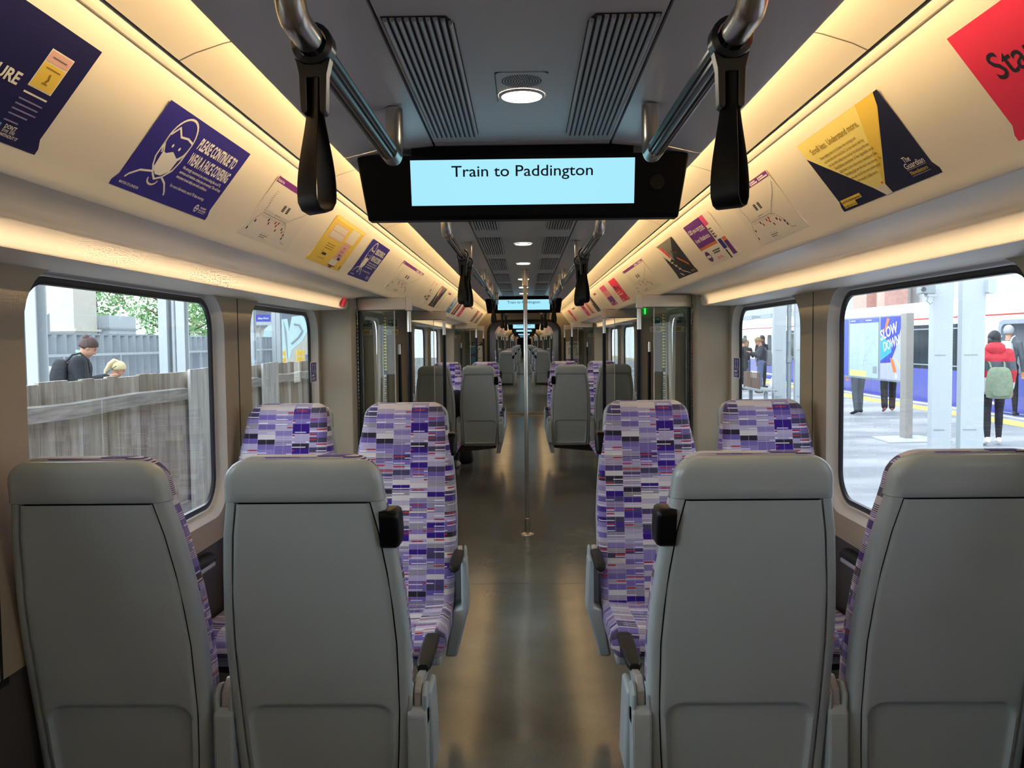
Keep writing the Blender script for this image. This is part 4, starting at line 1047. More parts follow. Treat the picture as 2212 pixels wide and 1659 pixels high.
        for q, t_ in enumerate(("Does reading news end all before the morning rush", "and turn into your social feed. So how about starting", "the day with a little more clarity? Introducing the new", "First Edition newsletter. A few digestible email", "that lands in your inbox every weekday at 7am.", "Shedding light on the day's top stories. So,", "you can scroll less and understand", "the world a little more.")):
            Tx(t_, (.15, .16, .18, .22, .24, .275, .30, .345)[q], .70 - q * .062, .0115, 'gold_ink', 3, width=(.45, .49, .49, .46, .44, .41, .34, .23)[q], bold=.004)
        Tx('The', .82, .235, .020, 'white', 3, bold=.01); Tx('Guardian', .80, .165, .020, 'white', 3, width=.17, bold=.01); R_(.80, .97, .15, .153, 'white', 3); Tx('Newsletters', .81, .09, .014, 'yellow', 3, width=.15); R_(.81, .97, .072, .075, 'white', 3)
        R_(.02, .27, .09, .15, 'yellow', 3); R_(.02, .18, .03, .09, 'yellow', 3); Tx('Search First Edition newsletter', .025, .10, .010, 'ink', 4, width=.24); Tx('to sign up for free', .025, .04, .010, 'ink', 4, width=.15)
        R_(.535, .55, .14, .16, 'red_poster', 4)
    elif kind == 'cbd':
        R_(0, .66, .44, 1, 'purple_vio'); R_(0, .66, .38, .44, 'orange'); R_(.66, .80, .78, 1, 'pink'); R_(.70, .82, .22, .44, 'navy'); R_(.72, .76, .0, .2, 'ink', 2); R_(.84, .96, .05, .36, 'purple_vio'); R_(.84, .96, .36, .44, 'orange')
        Tx('CBD you can trust', .04, .78, .030, 'white', 2, width=.58, bold=.01); Tx('from Vitabiotics', .06, .56, .030, 'white', 2, width=.54, bold=.01); Ln([(.42, .755), (.62, .755)], .003, 'white', 2)
        Ln([(.62, .95), (.70, .62), (.72, .48)], .008, 'ink', 2); [R_(.68, .78, .50 + k * .06, .53 + k * .06, 'grey_ink', 2) for k in range(4)]
        sh.poly([(X(.12 + .09 * math.cos(R(k * 30))), Yv(.20 + .13 * math.sin(R(k * 30)))) for k in range(12)], 'purple_vio', 2); R_(.05, .19, .17, .23, 'offwhite', 3)
        Tx('Supporting', .34, .08, .022, 'pink', 2); R_(.34, .60, .26, .29, 'grey_ink', 2); R_(.34, .56, .21, .24, 'grey_ink', 2)
    tag(sh.build('poster_panel'), label, 'poster', 'posters on the sloping panels')
LP = [(.97, 1.497, 'amex', 'dark navy poster with a gold card at the top left edge of the view'), (1.765, 2.295, 'mask', 'large navy poster reading PLEASE CONTINUE TO WEAR A FACE COVERING'),
      (2.55, 3.08, 'map', 'cream route map poster behind the nearest left strap'), (3.35, 3.95, 'yellow', 'yellow poster with pink boxes on the left panel'),
      (4.14, 4.66, 'mask', 'smaller navy face covering poster, left panel beyond the yellow one'), (5.2, 6.25, 'map', 'wide cream map with purple title above the left doors'),
      (6.98, 7.48, 'qr', 'cream poster with brown blocks, left panel'), (7.62, 8.10, 'photo', 'dark photo poster next to the brown block poster, left'), (8.3, 8.95, 'blank', 'pale sheet between the dark photo and blue posters, left'),
      (9.27, 9.75, 'blue', 'pale blue poster on the left panel'), (9.98, 10.45, 'brown', 'red and brown poster past the blue one, left'), (10.75, 11.2, 'pink', 'pink poster on the left panel under the second strap'),
      (11.6, 12.9, 'blank', 'pale wide sheet past the left pink poster'), (13.5, 14.0, 'brown', 'narrow brown poster near the left gangway end'), (14.6, 15.2, 'grey', 'grey poster last on the left panel')]
RP = [(.97, 1.497, 'stari', 'bright red poster with large dark lettering at the top right corner'), (1.765, 2.295, 'guardian', 'yellow and navy newsletter poster reading Scroll less. Understand more.'),
      (2.57, 3.10, 'map', 'cream route map poster behind the nearest right strap'), (3.37, 3.90, 'cbd', 'purple and white poster reading CBD you can trust, right panel'),
      (4.2, 4.7, 'photo', 'dark photo poster beside the purple one, right panel'), (5.27, 6.3, 'map', 'wide cream map with purple title above the right doors'),
      (6.87, 7.35, 'red', 'red poster with white lines past the wide map, right'), (7.75, 8.2, 'magenta', 'pink and purple striped poster on the right panel'), (8.5, 9.1, 'blank', 'pale sheet past the magenta poster, right'),
      (9.45, 9.85, 'photo', 'narrow dark photo poster far along the right panel'), (10.2, 10.6, 'stripe', 'pale poster with red stripe, right panel'), (10.9, 11.4, 'pink', 'pink poster far along the right panel'),
      (11.8, 13.2, 'blank', 'pale wide sheet past the right pink poster'), (13.7, 14.1, 'red', 'thin red poster last on the right panel')]
for P_, sd in ((LP, -1), (RP, 1)):
    for a, b, k, l in P_: poster(sd, a, b, k, l)
kk = ['blank', 'red', 'map', 'photo', 'pink', 'stripe', 'yellow']
for k in (1,):
    for sd, s in S:
        for j in range(6): poster(sd, 22.9 + 1.2 + j * 1.9, 22.9 + 1.9 + j * 1.9, kk[(j + (sd > 0) * 2) % 7], 'tiny distant poster, %s from the near end of the next carriage on the %s' % (order[j], s))

# ================================================================ PEOPLE
mat('skin', '#c9957a', .55); mat('skin_dark', '#8a5c44', .55); mat('hair_brown', '#4a3230', .6); mat('hair_blonde', '#d9c79a', .6); mat('hair_grey', '#a3a3a6', .6); mat('hair_black', '#1c1a1d', .5); mat('hair_sandy', '#8f7350', .6)
mat('cloth_black', '#22252b', .85, noise=.1, nscale=20); mat('cloth_navy', '#2e3442', .85); mat('cloth_blue', '#8f9fd8', .85); mat('cloth_red', '#c8323f', .7, noise=.08, nscale=15); mat('cloth_grey', '#5a6068', .85)
mat('cloth_white', '#dfe2e4', .85); mat('jeans', '#56688c', .85); mat('trouser_black', '#1e1d22', .8); mat('shoe_white', '#e8e8e6', .5); mat('shoe_black', '#17171a', .5); mat('shoe_tan', '#a06d52', .5)
mat('bag_black', '#2a2c30', .7); mat('bag_green', '#7d8a74', .8, noise=.15, nscale=20); mat('bag_grey', '#b9bfc8', .7); mat('bag_slate', '#6b7178', .7); mat('scarf_green', '#8fc4a0', .8); mat('beanie', '#6d6458', .8); mat('skirt_print', '#b5b0b8', .9, noise=.5, nscale=40)
mat('phone', '#101114', .2); mat('eye', '#1a1512', .3); mat('lips', '#9c4b45', .5)

INFO = {}
def person(loc, rz, h, pose, cl, label, hair=None, group=None, vox=.013, face=True, extra=None):
    """one continuous body mesh: tapered limbs and head fused by a voxel remesh, clothes by region"""
    k = h / 1.75
    lean = pose.get('lean', 0); nod = pose.get('nod', 0); st = pose.get('stride', 0); sit = pose.get('sit', False)
    hip = Vector((0, 0, .93 if not sit else .50)); bk = pose.get('bulk', 1)
    def T(p): # torso lean about the hips
        q = Vector(p) - Vector((0, 0, .93)); q = Matrix.Rotation(-lean, 3, 'X') @ q; return q + hip
    seg = []
    def S(a, b, ra, rb, m): seg.append((Vector(a) * k, Vector(b) * k, ra * k * (bk if m == 'top' else 1), rb * k * (bk if m == 'top' else 1), m))
    loose = pose.get('loose', 1)
    # torso
    S(T((-.075, 0, .94)), T((.075, 0, .94)), .115, .115, 'legs')
    S(T((0, 0, .98)), T((0, 0, 1.13)), .135, .128, 'top'); S(T((-.05, 0, 1.0)), T((-.07, 0, 1.30)), .105, .105, 'top'); S(T((.05, 0, 1.0)), T((.07, 0, 1.30)), .105, .105, 'top')
    S(T((0, .0, 1.13)), T((0, 0, 1.34)), .13, .125, 'top'); S(T((-.145, -.01, 1.40)), T((.145, -.01, 1.40)), .072, .072, 'top'); S(T((-.1, -.01, 1.33)), T((.1, -.01, 1.33)), .10, .10, 'top')
    if pose.get('coat'): S(T((-.06, 0, .80)), T((-.05, 0, 1.0)), .15, .14, 'top'); S(T((.06, 0, .80)), T((.05, 0, 1.0)), .15, .14, 'top')
    # neck and head
    nk = T((0, .0, 1.44)); Rn = Matrix.Rotation(-(lean * .3 + nod), 3, 'X'); turn = Matrix.Rotation(pose.get('turn', 0), 3, 'Z'); Rh = turn @ Rn
    hc = T((0, .005, 1.52)) + Rh @ Vector((0, .025, .105))
    S(nk - Vector((0, 0, .03)), T((0, .005, 1.52)) + Rh @ Vector((0, .01, .03)), .058, .052, 'neck')
    heads = [(Vector((0, -.012, .022)), (.078, .096, .098)), (Vector((0, .018, -.035)), (.062, .076, .083)), (Vector((0, .045, -.085)), (.036, .036, .030)), (Vector((0, .098, -.022)), (.014, .020, .024)), (Vector((0, .088, .012)), (.011, .012, .030)),
             (Vector((-.078, -.005, -.012)), (.010, .018, .030)), (Vector((.078, -.005, -.012)), (.010, .018, .030))]
    # arms
    for s in (-1, 1):
        sh = T((s * .185, -.01, 1.40))
        pz = pose.get('arms', 'down')
        if isinstance(pz, tuple): pz = pz[0 if s < 0 else 1]
        if pz == 'phone': el, wr = T((s * .24, .07, 1.14)), T((s * .075, .30, 1.25)); hd = (wr + Vector((-s * .04, .075, .035)))
        elif pz == 'lap': el, wr = T((s * .24, .02, 1.12)), T((s * .10, .25, 1.02)); hd = wr + Vector((-s * .03, .085, -.02))
        elif pz == 'swing': el, wr = T((s * .25, .03 * s, 1.12)), T((s * .25, .16 * s + .06, .90)); hd = wr + Vector((0, .03 * s, -.095))
        else: el, wr = T((s * .245, -.02, 1.12)), T((s * .25, .04, .88)); hd = wr + Vector((0, .02, -.095))
        S(sh, el, .062 * pose.get('sleeve', 1), .050 * pose.get('sleeve', 1), 'top'); S(el, wr, .048 * pose.get('sleeve', 1), .034 * pose.get('sleeve', 1), 'top')
        dv = (hd - wr).normalized(); side = dv.cross(Vector((0, 0, 1)));
        if side.length < .3: side = dv.cross(Vector((0, 1, 0)))
        side.normalize(); nrm = side.cross(dv); pc = wr + dv * .05
        S(wr, wr + dv * .035, .027, .028, 'skin'); S(pc - side * .018, pc - side * .018 + dv * .04, .018, .017, 'skin'); S(pc + side * .018, pc + side * .018 + dv * .04, .018, .017, 'skin')
        for f, (of, ln) in enumerate(((-.030, .062), (-.010, .072), (.011, .067), (.031, .052))):
            a = pc + side * of + dv * .045; b = a + dv * ln * .5 - nrm * .006; c_ = b + dv * ln * .42 - nrm * .022
            S(a, b, .0105, .0098, 'skin'); S(b, c_, .0098, .0085, 'skin')
        a = wr + dv * .035 - side * .02; S(a, a + dv * .035 - side * .028, .013, .0115, 'skin'); S(a + dv * .035 - side * .028, a + dv * .06 - side * .030, .0115, .0095, 'skin')
    # legs
    for s in (-1, 1):
        hj = hip + Vector((s * .09, 0, 0))
        if sit:
            kn = Vector((s * .11, .42, .48)); an = Vector((s * .12, pose.get('foot', .38) + (.08 if s > 0 else 0), .08))
        else:
            kn = Vector((s * .10, st * s * .55 + .02 + abs(st) * .1, .50)); an = Vector((s * .105, st * s, .085 + (.06 * abs(st) / .3 if s * st < 0 else 0)))
        S(hj, kn, .092, .062 * loose, 'legs'); S(kn, kn * .55 + an * .45, .060 * loose, .058 * loose, 'legs'); S(kn * .55 + an * .45, an, .056 * loose, .040 * loose * loose, 'legs')
        lift = .05 if (not sit and s * st < 0) else 0
        S(an, an + Vector((0, -.02, -.035)), .040, .042, 'shoe'); S(an + Vector((0, -.03, -.045)), an + Vector((s * .012, .14, -.055 - lift)), .038, .030, 'shoe')
    mb = MB()
    for a, b, ra, rb, m in seg:
        if (b - a).length < 1e-5: b = a + Vector((0, 0, 1e-3))
        mb.tube([a, b], [ra, rb], 12); mb.ell(a, (ra,) * 3, 12, 8); mb.ell(b, (rb,) * 3, 12, 8)
    hcs = []
    for c_, r in heads:
        cc = (hc + Rh @ c_) * k; mb.ell(cc, [q * k for q in r], 16, 12, rot=Rh); hcs.append((cc, [q * k for q in r]))
    me = bpy.data.meshes.new('tmp'); me.from_pydata(mb.v, [], mb.f); o = bpy.data.objects.new('tmp', me); col.objects.link(o)
    md = o.modifiers.new('r', 'REMESH'); md.mode = 'VOXEL'; md.voxel_size = vox
    m2 = o.modifiers.new('s', 'SMOOTH'); m2.iterations = 2; m2.factor = .5
    dg = bpy.context.evaluated_depsgraph_get(); me2 = bpy.data.meshes.new_from_object(o.evaluated_get(dg)); bpy.data.objects.remove(o)
    me2.name = 'person'
    names = ['skin', 'top', 'legs', 'shoe']; mats_ = [cl.get('skin', 'skin'), cl['top'], cl['legs'], cl['shoe']]
    me2.materials.clear()
    for x in mats_: me2.materials.append(MATS[x])
    n = len(me2.polygons); C = np.zeros(n * 3); me2.polygons.foreach_get('center', C); C = C.reshape(n, 3)
    best = np.full(n, 1e9); lab = np.zeros(n, int)
    for a, b, ra, rb, m in seg:
        a = np.array(a); b = np.array(b); d = b - a; L2 = max(1e-9, d @ d); t = np.clip(((C - a) @ d) / L2, 0, 1)
        dist = np.linalg.norm(C - (a + t[:, None] * d), axis=1) - (ra + (rb - ra) * t)
        mi = 0 if m in ('skin', 'neck') else names.index(m); up = dist < best; best[up] = dist[up]; lab[up] = mi
    for cc, r in hcs:
        dist = np.linalg.norm(C - np.array(cc), axis=1) - np.mean(r) * 1.15; up = dist < best; best[up] = dist[up]; lab[up] = 0
    if extra:
        for z0, z1, m in extra:
            me2.materials.append(MATS[m]); q = (C[:, 2] > z0 * k) & (C[:, 2] < z1 * k) & (lab != 0); lab[q] = len(me2.materials) - 1
    me2.polygons.foreach_set('material_index', lab.astype('i')); me2.shade_smooth()
    INFO[label] = (k, lean)
    p = bpy.data.objects.new('person', me2); col.objects.link(p); p.location = loc; p.rotation_euler = (0, 0, rz); tag(p, label, 'person', group)
    P = lambda v: (hc + Rh @ Vector(v)) * k
    if face:
        e = MB()
        for s in (-1, 1): e.ell(P((s * .028, .078, .004)), [.009 * k, .008 * k, .006 * k], 8, 6)
        for s in (-1, 1): e.tube([P((s * .014, .084, .024)), P((s * .030, .082, .028)), P((s * .046, .070, .022))], .0028 * k, 5)
        e.build('eyes', 'eye', p, smooth=60); e = MB(); e.tube([P((-.022, .080, -.062)), P((0, .088, -.064)), P((.022, .080, -.062))], .0045 * k, 6); e.build('mouth', 'lips', p, smooth=60)
    if hair:
        style, hm = hair; e = MB(); q = 20; rings = []
        top = 1.08; 
        for j in range(11):
            th = j / 10 * (math.pi * (.60 if style in ('short', 'bun', 'pony', 'bob') else .8)); rg = []
            for i in range(q):
                ph = 2 * math.pi * i / q; fr = math.sin(ph)  # +1 front
                lim = th * (1 - .36 * max(0, fr)) * (1.18 if fr < 0 else 1)
                wob = 1 + .02 * math.sin(5 * ph + j) + .015 * math.sin(9 * ph)
                rg.append(P((.086 * wob * math.sin(lim) * math.cos(ph), -.012 + .106 * wob * math.sin(lim) * math.sin(ph), .022 + .110 * math.cos(lim))))
            rings.append(rg)
        e.loft(rings, 0, caps=False)
        inner = [[P(Vector((0, 0, 0)) * 0) for _ in range(1)]]
        if style == 'bun': e.ell(P((0, -.085, .085)), [.045 * k, .04 * k, .04 * k], 12, 8)
        if style == 'pony':
            e.tube([P((0, -.08, .09)), P((0, -.125, .085)), P((0, -.15, .0)), P((0, -.14, -.12)), P((0, -.12, -.2))], [.03 * k, .034 * k, .034 * k, .026 * k, .008 * k], 10)
        if style in ('long', 'bob'):
            L_ = .20 if style == 'long' else .1
            e.loft([[P((.088 * math.cos(a), -.015 + .095 * math.sin(a), z)) for a in [math.pi * (1.0 - .08 + t * 1.16 / 12) for t in range(13)]] for z in (.02, -.05, -.05 - L_ * .5, -.05 - L_)], 0, caps=False, closed=False)
        if style == 'wrap':
            rr_ = []
            for z, rx, ry, cy in ((-.02, .088, .095, -.012), (-.07, .085, .085, -.005), (-.12, .085, .08, -.0), (-.17, .11, .10, -.005), (-.20, .13, .11, -.01)): rr_.append([P((rx * math.cos(a), cy + ry * math.sin(a) * (1 if z < -.09 or math.sin(a) < 0.2 else .3), z)) for a in [2 * math.pi * t / 20 for t in range(20)]])
            e.loft(rr_, 0, caps=False)
        ho = e.build('hair' if style != 'wrap' else 'headscarf', hm, p, smooth=70); so = ho.modifiers.new('s', 'SOLIDIFY'); so.thickness = .008; so.offset = 0
    return p, P
def backpack(p, m, label, sz=1.0, dz=0, yo=-.24):
    """a backpack worn on a person's back"""
    root = tag(empty('backpack'), label, 'backpack'); k_, l_ = INFO[p['label']]; k = k_
    root.matrix_world = Matrix.Translation(p.location) @ Matrix.Rotation(p.rotation_euler.z, 4, 'Z') @ Matrix.Translation((0, 0, .93 * k)) @ Matrix.Rotation(-l_, 4, 'X') @ Matrix.Translation((0, 0, -.93 * k)) @ Matrix.Scale(k, 4)
    mb = MB(); rs = []
    for z, w_, d in ((.92, .10, .05), (.94, .145, .085), (1.05, .155, .095), (1.22, .150, .085), (1.33, .135, .07), (1.38, .11, .05), (1.40, .07, .03)):
        rs.append([(a * sz, b * sz + yo, z + dz) for a, b in rr(-w_, w_, -d, d, min(.05, d * .9), 5)])
    mb.loft(rs, 0); mb.build('bag_body', m, root, smooth=60)
    mb = MB(); mb.loft([[(a * sz, b + yo - .085 * sz, z + dz) for a, b in rr(-w_, w_, -.02, .03, .018, 4)] for z, w_ in ((.97, .09), (.99, .11), (1.12, .11), (1.15, .09))], 0); mb.build('front_pocket', m, root, smooth=60)
    for s in (-1, 1):
        mb = MB(); mb.tube([(s * .08 * sz, yo + .05, 1.36 + dz), (s * .10, yo + .12, 1.46 + dz), (s * .115, -.01, 1.492 + dz), (s * .115, .09, 1.42 + dz), (s * .12, .125, 1.28 + dz), (s * .14, .06, 1.10 + dz), (s * .12 * sz, yo + .04, 1.02 + dz)], .014, 8); mb.build('strap', m, root, smooth=60)
    return root
def phone(p, k, label):
    mb = MB(); mb.box(-.036, .036, -.004, .004, -.07, .07); o = mb.build('phone', 'phone', bevel=.003)
    o.matrix_world = Matrix.Translation(p.location) @ Matrix.Rotation(p.rotation_euler.z, 4, 'Z') @ Matrix.Translation((0, .41 * k, 1.31 * k)) @ Matrix.Rotation(R(-55), 4, 'X')
    tag(o, label, 'phone')
def face_dir(dx, dy): return math.atan2(-dx, dy)
p, P_ = person((-5.42, 9.95, 0), face_dir(.88, .47), 1.72, dict(arms='phone', nod=.55, lean=.14, sleeve=1.3, coat=1, bulk=1.2), dict(top='cloth_black', legs='trouser_black', shoe='shoe_black'), 'woman in a black coat with short dark hair, on her phone beyond the fence', ('bun', 'hair_brown'), vox=.011)
backpack(p, 'bag_black', 'large black backpack worn by the woman beyond the wooden fence', 1.10, .03, -.21); phone(p, 1.72 / 1.75, 'dark phone in the hands of the woman beyond the fence')
mb = MB(); mb.tube([P_((.07, .0, -.13)), P_((.0, -.075, -.11)), P_((-.07, .0, -.13)), P_((-.04, .085, -.17)), P_((0, .10, -.22)), P_((.02, .11, -.34))], [.024, .024, .024, .024, .026, .02], 8); mb.build('scarf', 'scarf_green', p, smooth=60)
person((-5.25, 10.55, 0), face_dir(.80, .6), 1.40, dict(arms='phone', nod=.6, sleeve=1.1), dict(top='cloth_black', legs='jeans', shoe='shoe_black'), 'girl with blonde ponytail looking down beyond the wooden fence', ('pony', 'hair_blonde'), vox=.011)
person((-5.75, 9.72, 0), face_dir(.5, -.8), 1.60, dict(arms='down'), dict(top='cloth_white', legs='cloth_navy', shoe='shoe_black'), 'person in a white top half hidden behind the left pale column', ('short', 'hair_black'))
p, _ = person((-9.3, 30, 0), face_dir(.95, .3), 1.66, dict(arms='phone', nod=.5, sleeve=1.15), dict(top='cloth_blue', legs='jeans', shoe='shoe_black'), 'man in a light blue hooded top seen through the small left window', ('short', 'hair_brown'))
backpack(p, 'bag_black', 'dark backpack on the man in the light blue top', .9, -.09); phone(p, 1.66 / 1.75, 'phone held by the man in the light blue top')
# right platform
p, P_ = person((6.88, 12.3, -.0), face_dir(.25, 1), 1.66, dict(arms='down', stride=.10, sleeve=1.35), dict(top='cloth_red', legs='trouser_black', shoe='shoe_white', skin='skin_dark'), 'woman walking away in a red jacket with black leggings and white trainers', ('long', 'hair_black'), vox=.011, extra=[(1.14, 1.28, 'cloth_grey'), (.80, .96, 'skirt_print')])
backpack(p, 'bag_green', 'sage green backpack on the woman in the red jacket', 1.12, -.20, -.26)
mb = MB(); rs = [[P_((rx * math.cos(a), -.06 + ry * math.sin(a), z)) for a in [2 * math.pi * t / 16 for t in range(16)]] for z, rx, ry in ((-.05, .07, .06), (-.09, .13, .10), (-.16, .15, .11), (-.24, .10, .07), (-.27, .04, .03))]; mb.loft(rs, 0); mb.build('hood', 'cloth_red', p, smooth=60)
mb = MB(); mb.loft([[(rx * math.cos(a), ry * math.sin(a), z) for a in [2 * math.pi * t / 24 for t in range(24)]] for z, rx, ry in ((.98, .165, .145), (.88, .19, .165), (.80, .205, .18), (.74, .21, .185))], 0, caps=False); q_ = mb.build('skirt', 'skirt_print', p, smooth=60); q_.modifiers.new('s', 'SOLIDIFY').thickness = .006
p, _ = person((9.55, 16.6, 0), face_dir(.7, .7), 1.80, dict(arms='down', stride=.12), dict(top='cloth_grey', legs='trouser_black', shoe='shoe_black'), 'grey-haired man in a dark shirt stepping up to the open train door', ('short', 'hair_grey'), vox=.012)
backpack(p, 'bag_grey', 'pale grey backpack on the grey-haired man', 1.0, .05)
person((7.02, 17.6, 0), face_dir(-.3, 1), 1.66, dict(arms='down', stride=.06, loose=1.1), dict(top='cloth_black', legs='cloth_grey', shoe='shoe_black'), 'person in dark grey trousers mostly hidden behind the left end of the information board', ('short', 'hair_black'))
person((7.78, 17.9, 0), face_dir(.3, 1), 1.70, dict(arms='swing', stride=.26, loose=1.3), dict(top='cloth_white', legs='trouser_black', shoe='shoe_tan'), 'person walking in wide black trousers, legs visible below the SLOW DOWN board', ('bob', 'hair_brown'))
person((6.85, 26.2, 0), face_dir(1, .1), 1.62, dict(arms='phone', nod=.15, sleeve=1.2, coat=1, turn=.3), dict(top='cloth_black', legs='trouser_black', shoe='shoe_black'), 'person in a beanie and long black coat at the left of the platform group', ('short', 'beanie'))
person((7.2, 27.2, 0), face_dir(.6, .7), 1.56, dict(arms='phone', nod=.3), dict(top='cloth_black', legs='jeans', shoe='shoe_black'), 'fair-haired person behind the hooded phone user in the platform group', ('bob', 'hair_sandy'))
p, _ = person((6.95, 24.6, 0), face_dir(-1, .1), 1.66, dict(arms='phone', nod=.55, sleeve=1.2), dict(top='cloth_navy', legs='jeans', shoe='shoe_black'), 'sandy-haired man in a navy jacket bent over his phone beside the bench', ('short', 'hair_sandy'))
backpack(p, 'bag_slate', 'grey backpack on the sandy-haired man beside the bench', 1.0, -.08); phone(p, 1.66 / 1.75, 'phone held by the sandy-haired man')
person((7.75, 27.3, 0), face_dir(.4, -.9), 1.70, dict(arms='down', turn=-.5), dict(top='cloth_black', legs='trouser_black', shoe='shoe_black', skin='skin_dark'), 'person in glasses and a black headscarf standing at the back of the platform group', ('wrap', 'hair_black'))
# passenger seated in the second bay, left window seat
p, _ = person((-1.0, 10.2, 0), R(-4), 1.66, dict(sit=True, arms='lap', lean=-.06, nod=.45, sleeve=1.35, foot=.20), dict(top='cloth_black', legs='cloth_grey', shoe='shoe_white'), 'seated passenger in black on the left window seat beyond the pole, mostly hidden', ('short', 'hair_black'))
mb = MB(); rs = [[(a, b, z) for a, b in rr(-w_, w_, -d, d, .04, 4)] for z, w_, d in ((.0, .13, .09), (.03, .16, .11), (.22, .14, .10), (.30, .10, .06), (.33, .04, .02))]
mb.loft(rs, 0); tag(mb.build('holdall_bag', 'bag_black', smooth=60, loc=(-.84, 10.80, 0.001)), 'black bag on the floor beside the seated passenger', 'bag')

# ================================================================ OUTSIDE LEFT
def woodmat():
    m, t, b = newmat('old_wood'); N = t.nodes.new; L = t.links.new
    tc = N('ShaderNodeTexCoord'); mp = N('ShaderNodeMapping'); mp.inputs['Scale'].default_value = (8, 6, .9); n = N('ShaderNodeTexNoise'); n.inputs['Scale'].default_value = 1.6; n.inputs['Detail'].default_value = 8; n.inputs['Roughness'].default_value = .65
    L(tc.outputs['Object'], mp.inputs[0]); L(mp.outputs[0], n.inputs['Vector'])
    r = N('ShaderNodeValToRGB'); e = r.color_ramp.elements; e.new(.5); e.new(.6)
    for q, p_, c in zip(e, (.3, .44, .56, .72), ('#8f8479', '#c0b5a9', '#d2cbc3', '#eeeeec')): q.position = p_; q.color = lin(c)
    L(n.outputs['Fac'], r.inputs[0])
    # board to board variation along y
    s = N('ShaderNodeSeparateXYZ'); L(tc.outputs['Object'], s.inputs[0]); d = N('ShaderNodeMath'); d.operation = 'DIVIDE'; d.inputs[1].default_value = .146; L(s.outputs[1], d.inputs[0])
    f = N('ShaderNodeMath'); f.operation = 'FLOOR'; L(d.outputs[0], f.inputs[0]); wn_ = N('ShaderNodeTexWhiteNoise'); wn_.noise_dimensions = '1D'; L(f.outputs[0], wn_.inputs['W'])
    hs = N('ShaderNodeMix'); hs.data_type = 'RGBA'; hs.blend_type = 'MULTIPLY'; hs.inputs[0].default_value = .8
    r2 = N('ShaderNodeValToRGB'); r2.color_ramp.elements[0].color = lin('#b0a595'); r2.color_ramp.elements[1].color = lin('#ffffff'); L(wn_.outputs['Value'], r2.inputs[0])
    L(r.outputs[0], hs.inputs[6]); L(r2.outputs[0], hs.inputs[7]); L(hs.outputs[2], b.inputs['Base Color']); b.inputs['Roughness'].default_value = .9
    bp = N('ShaderNodeBump'); bp.inputs['Distance'].default_value = .004; L(n.outputs['Fac'], bp.inputs['Height']); L(bp.outputs[0], b.inputs['Normal'])
woodmat()
mat('rail_wood', '#a5a19d', .9, noise=.3, nscale=3, stretch=(6, 1.2, 14)); mat('post_wood', '#c9c8c6', .9, noise=.25, nscale=3, stretch=(8, 10, 1))
mat('concrete', '#b9bcc0', .85, noise=.12, nscale=1.2); mat('concrete_far', '#9c9ea1', .85); mat('metal_white', '#b3bbc0', .5); mat('metal_grey', '#909a9f', .5); mat('corr_grey', '#9aa2aa', .6, noise=.1, nscale=2); mat('corr_light', '#b3b8ba', .6)  # the second metal is a darker grey for pipes, caps and fittings
mat('render_cream', '#c9c6bb', .8, noise=.04); mat('render_blue', '#a0a9c4', .8, noise=.15, nscale=1.5); mat('graffiti_blue', '#6f84c0', .8); mat('roof_slate', '#787f8e', .8, noise=.1, nscale=5); mat('brick', '#cfa095', .85, noise=.1, nscale=6)
mat('leaf', '#86b078', .7, noise=.35, nscale=1.5); mat('leaf_pale', '#a3b98e', .7, noise=.3, nscale=1.5); mat('bark', '#55473c', .9); mat('barrier_yellow', '#ecc13a', .6); mat('sign_blue', '#3a4fb0', .5); mat('graffiti_white', '#b8d4d8', .7, noise=.05); mat('ballast', '#77736d', .95, noise=.4, nscale=30)
mb = MB(); mb.box(-60, -1.7, -8, 90, -.06, -.02); tag(mb.build('ground_left', 'concrete_far'), 'pale ground beyond the left windows', 'ground', kind='structure')
# wooden fence
random.seed(11); root = tag(empty('wooden_fence', (-2.6, 0, 0)), 'weathered close-board wooden fence right outside the left windows', 'fence')
mb = MB(); y = .6
while y < 17:
    t_ = random.uniform(-.006, .006); mb.box(-.012 + random.uniform(-.003, .003), .012, y, y + .139, 0, 1.375 + t_); y += .146
mb.build('boards', 'old_wood', root)
for a, b in ((.6, 6.28), (6.80, 8.05), (8.55, 11.3), (11.8, 17)):
    mb = MB(); n = 14; mb.loft([[(.013, yy, 1.172 + dz), (.045, yy, 1.168 + dz), (.045, yy, 1.250 + dz), (.013, yy, 1.258 + dz)] for yy, dz in [(a + (b - a) * q / n, .006 * math.sin(q * 1.7)) for q in range(n + 1)]], 0); mb.build('rail', 'rail_wood', root)
    mb = MB(); mb.box(.013, .045, a, b, .30, .39); mb.build('rail', 'rail_wood', root)
for a in (6.28, 8.05, 11.3):
    mb = MB(); mb.box(.046, .066, a, a + .255, .02, 1.388); mb.box(.046, .066, a + .26, a + .50, .02, 1.392); mb.build('post', 'post_wood', root)
